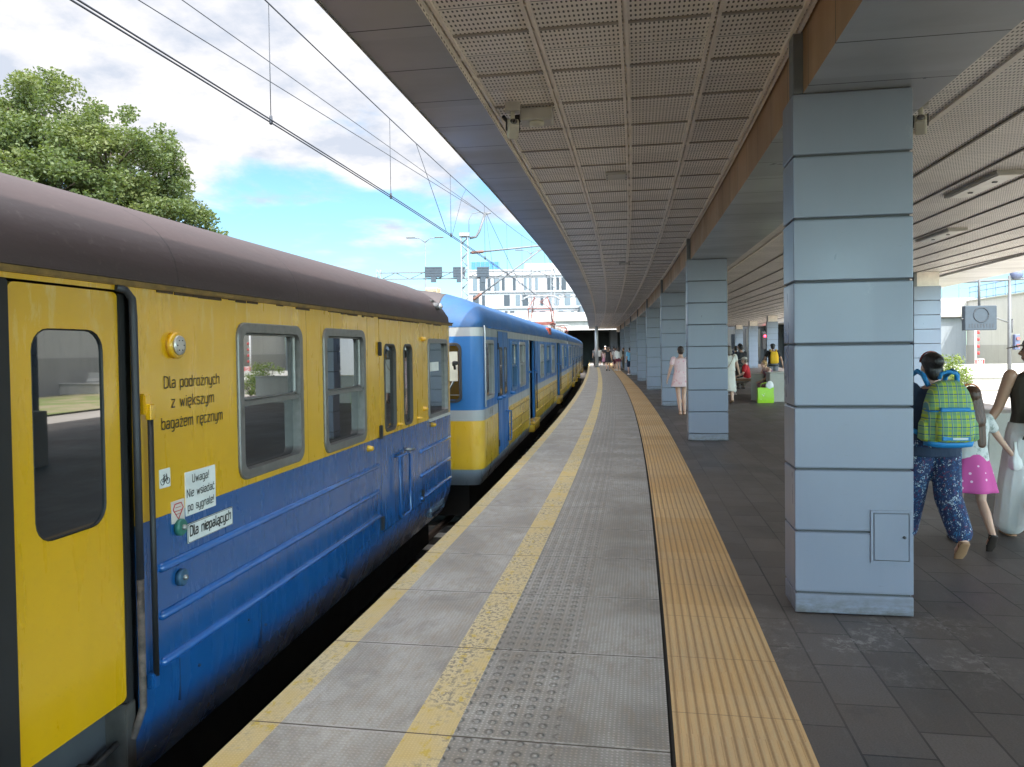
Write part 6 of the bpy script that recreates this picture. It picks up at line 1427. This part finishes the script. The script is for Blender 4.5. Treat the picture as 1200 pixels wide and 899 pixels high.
# pink dress
PK=printm('pale_pink_print_cloth',[(.72,.50,.50),(.78,.60,.60),(.70,.36,.40),(.75,.55,.56)],20,(.76,.56,.56))
person('woman in a short pale pink dress walking barelegged past the second pillar',(3.99,17.95,0),-.16,1.62,dict(lk=(-.06,.02,.50),la=(-.02,-.02,.085),rk=(.07,.05,.5),ra=(.08,.02,.085),le=(-.26,-.06,1.13),lw=(-.32,.02,.90),re=(.25,.0,1.12),rw=(.3,.05,.9)),
 [w_top(PK,.42,.96,.016,name='dress_top'),w_skirt(PK,1.12,.70,.145,.235,name='dress',folds=5,amp=.06),w_shoes(TAN,sandal=True),w_hair(BRH,'lowbun')],girth=1.02)
# cream dress
CR=cloth('cream_dress_cloth',(.60,.56,.49),.06)
person('woman in a long cream dress with a thin shoulder strap walking beyond the second pillar',(6.08,21.3,0),-.05,1.62,dict(lk=(-.10,.1,.5),la=(-.10,.15,.085),rk=(.08,0,.5),ra=(.07,-.12,.10),rt=(0,.9,-.3),re=(.25,.03,1.13),rw=(.33,.14,.92)),
 [w_top(CR,.42,.96,.018,name='dress_top'),w_skirt(CR,1.12,.36,.145,.20,name='dress',folds=5,amp=.05),w_shoes(TAN,sandal=True),w_hair(GRH,'bob'),
  lambda t,q,k,g,J,rot,hk,vox:MB().tube([(.14*k,-.1,1.42*k),(.0,-.15*k,1.15*k),(-.17*k,-.13,.95*k)],.008,5).build('shoulder_strap',TAN,t)],girth=1.08)
# people round the parapet
RDC=cloth('red_shirt_cloth',(.50,.02,.025)); YB=cloth('yellow_backpack_cloth',(.75,.42,.02))
person('seated man in a red shirt, pale cap and white trousers beside the short parapet',(7.75,25.0,-.02),1.15,1.62,sit,[w_top(RDC,.6,.90,.018),w_trous(WH,.93,.02),w_shoes(WH),w_hair(GRH,'short'),w_cap(cloth('pale_cap',(.50,.45,.38)))],vox=.012)
PT=printm('red_grey_print_cloth',[(.45,.12,.15),(.3,.3,.35),(.55,.5,.5),(.12,.12,.2)],22,(.3,.12,.15))
sb=dict(sit); sb.update(nek=(0,.16,1.03),che=(0,.10,.88),hd=(0,.24,1.14),ls=(-.175,.14,.98),rs=(.175,.14,.98),le=(-.22,.25,.74),re=(.22,.25,.74),lw=(-.12,.42,.62),rw=(.12,.42,.62))
person('seated blond woman leaning forward in a red and grey print dress behind the green bag',(7.62,22.35,-.02),1.75,1.62,sb,[w_top(PT,.1,.90,.016,neck=.4,bare=True,name='dress_top'),w_trous(PT,.55,.02,name='dress_skirt'),w_shoes(DSH,sandal=True),w_hair(BLH,'messy')],vox=.012)
t=person('man in black with a bright yellow backpack standing beyond the long parapet',(9.62,28.0,0),-.1,1.68,dict(le=(-.30,-.04,1.15),lw=(-.33,.03,.92),re=(.30,.0,1.15),rw=(.36,.03,.9)),[w_top(DK,.55,.86,.018),w_trous(GRY_,.45,.02,name='shorts'),w_shoes(WH),w_hair(BKH,'short'),w_cap(DK)],skin=SKIN2,vox=.013,girth=1.05)
def pack(label,x,y,z,rz,m_,s_=1.0):
    t=thing('backpack',label,'backpack',(x,y,z),rz); mb=MB(); mb.ring_loft([sq(0,-.22,0,.10*s_,.05),sq(0,-.22,.03,.15*s_,.08),sq(0,-.22,.25,.15*s_,.09),sq(0,-.22,.40,.12*s_,.07),sq(0,-.22,.45,.07*s_,.04)]); mb.build('bag_body',m_,t)
    for q in(-1,1): mb=MB(); mb.tube([(q*.08,-.17,.38),(q*.11,-.10,.50),(q*.11,.02,.51),(q*.12,.13,.40)],.022,6); mb.build('strap',m_,t)
pack('bright yellow backpack on the back of the man in black',9.62,28.0,.95,-.1,YB)
person('person in a dark patterned top wearing the dark backpack beyond the short parapet',(8.85,30.0,0),-.2,1.62,stand,[w_top(GRY_,.6,.86,.018),w_trous(DK,.95,.018),w_shoes(DSH),w_hair(BKH,'short')],vox=.014)
pack('dark blue backpack on the person in grey beyond the short parapet',8.85,30.0,.92,-.2,NAVY)
person('man in a pale top standing at the shoulder of the person with the dark backpack',(9.3,31,0),.5,1.72,dict(re=(.28,.12,1.15),rw=(.2,.35,1.2)),[w_top(cloth('pale_grey_cloth',(.42,.42,.42)),.6,.86,.018),w_trous(DK,.95,.018),w_shoes(DSH),w_hair(BKH,'short')],vox=.014,skin=SKIN2)
person('man in dark clothes standing in the dark gap beside the cream dress',(8.6,28.5,0),.2,1.66,dict(re=(.22,.15,1.12),rw=(.08,.3,1.15)),[w_top(DK,.6,.86,.018),w_trous(OLV,.95,.02),w_shoes(DSH),w_hair(BKH,'short')],vox=.014,skin=SKIN2)
# people at the far end of the platform
def far(label,xp,yp,H,rz,pose,wear,Y=None,**kw):
    d=f+rr*((xp-600)/F_PX)+uu*((cy-yp)/F_PX); tt=-1.6/d.z; p=Vector((0,0,1.6))+d*tt
    return person(label,(p.x,p.y,0),rz,H,pose,wear,vox=.016,group='people at the far end of the platform',**kw)
far('man in a white T-shirt and black shorts walking away beside the pale pole',702,429.3,1.68,-.1,walkL,[w_top(WH,.6,.86,.03),w_trous(DK,.45,.03,name='shorts'),w_shoes(WH),w_hair(GRH,'short')])
far('small child in a pink dress between the white T-shirt and the black dress',708.2,430,1.35,-.1,stand,[w_top(PK,.3,.96,.018),w_skirt(cloth('pink_cloth',(.62,.28,.40)),1.1,.55,.14,.26),w_hair(BRH,'short')],child=True)
far('woman in a short black dress with long brown hair walking away on the grey panels',712.6,434.6,1.66,-.1,walkR,[w_top(DK,.1,.9,.018),w_skirt(DK,1.1,.62,.15,.22),w_shoes(DSH),w_hair(LBH,'long')])
far('woman in a white jacket and dark red skirt by the orange tactile strip',724.8,434.6,1.66,.2,stand,[w_top(WH,1.4,.86,.022),w_skirt(cloth('dark_red_cloth',(.13,.02,.04)),1.0,.66,.15,.22),w_shoes(WH),w_hair(BRH,'long')])
far('person in a white top with dark shorts close behind the woman in the white jacket',721.3,434.3,1.6,-.3,walkL,[w_top(WH,.6,.86,.02),w_trous(cloth('dark_red_cloth',(.13,.02,.04)),.42,.02,name='shorts'),w_shoes(WH),w_hair(LBH,'short')])
far('man in dark clothes walking away just ahead of the white jacket',719.6,431.5,1.74,0,walkR,[w_top(GRY_,.6,.86,.02),w_trous(OLV,.45,.02,name='shorts'),w_shoes(DSH),w_hair(BKH,'short')])
far('slim person in brown leaning against the farthest grey pillars',730.8,433.5,1.62,1.2,stand,[w_top(OLV,.6,.86,.015),w_trous(OLV,.95,.015),w_shoes(DSH),w_hair(BRH,'short')],skin=SKIN2)
far('person in a light blue top half hidden behind the sixth pillar',738.2,439.2,1.6,.4,stand,[w_top(cloth('light_blue_cloth',(.20,.50,.72)),.6,.86,.02),w_trous(NAVY,.42,.02,name='shorts'),w_shoes(WH),w_hair(BKH,'short')])
far('dark dressed person standing on the train side of the pale pole',697.6,429.2,1.66,.3,stand,[w_top(GRY_,.6,.86,.02),w_trous(DK,.95,.02),w_shoes(DSH),w_hair(BRH,'short')])
far('tall person in a white hat among the dark figures at the passage',709.3,427.6,1.8,0,stand,[w_top(DK,.6,.86,.02),w_trous(DK,.95,.02),w_shoes(DSH),w_cap(WH)])
far('person in black standing at the mouth of the dark passage',713.5,427.4,1.7,0,stand,[w_top(DK,.6,.86,.02),w_trous(DK,.95,.02),w_shoes(DSH),w_hair(BKH,'short')])
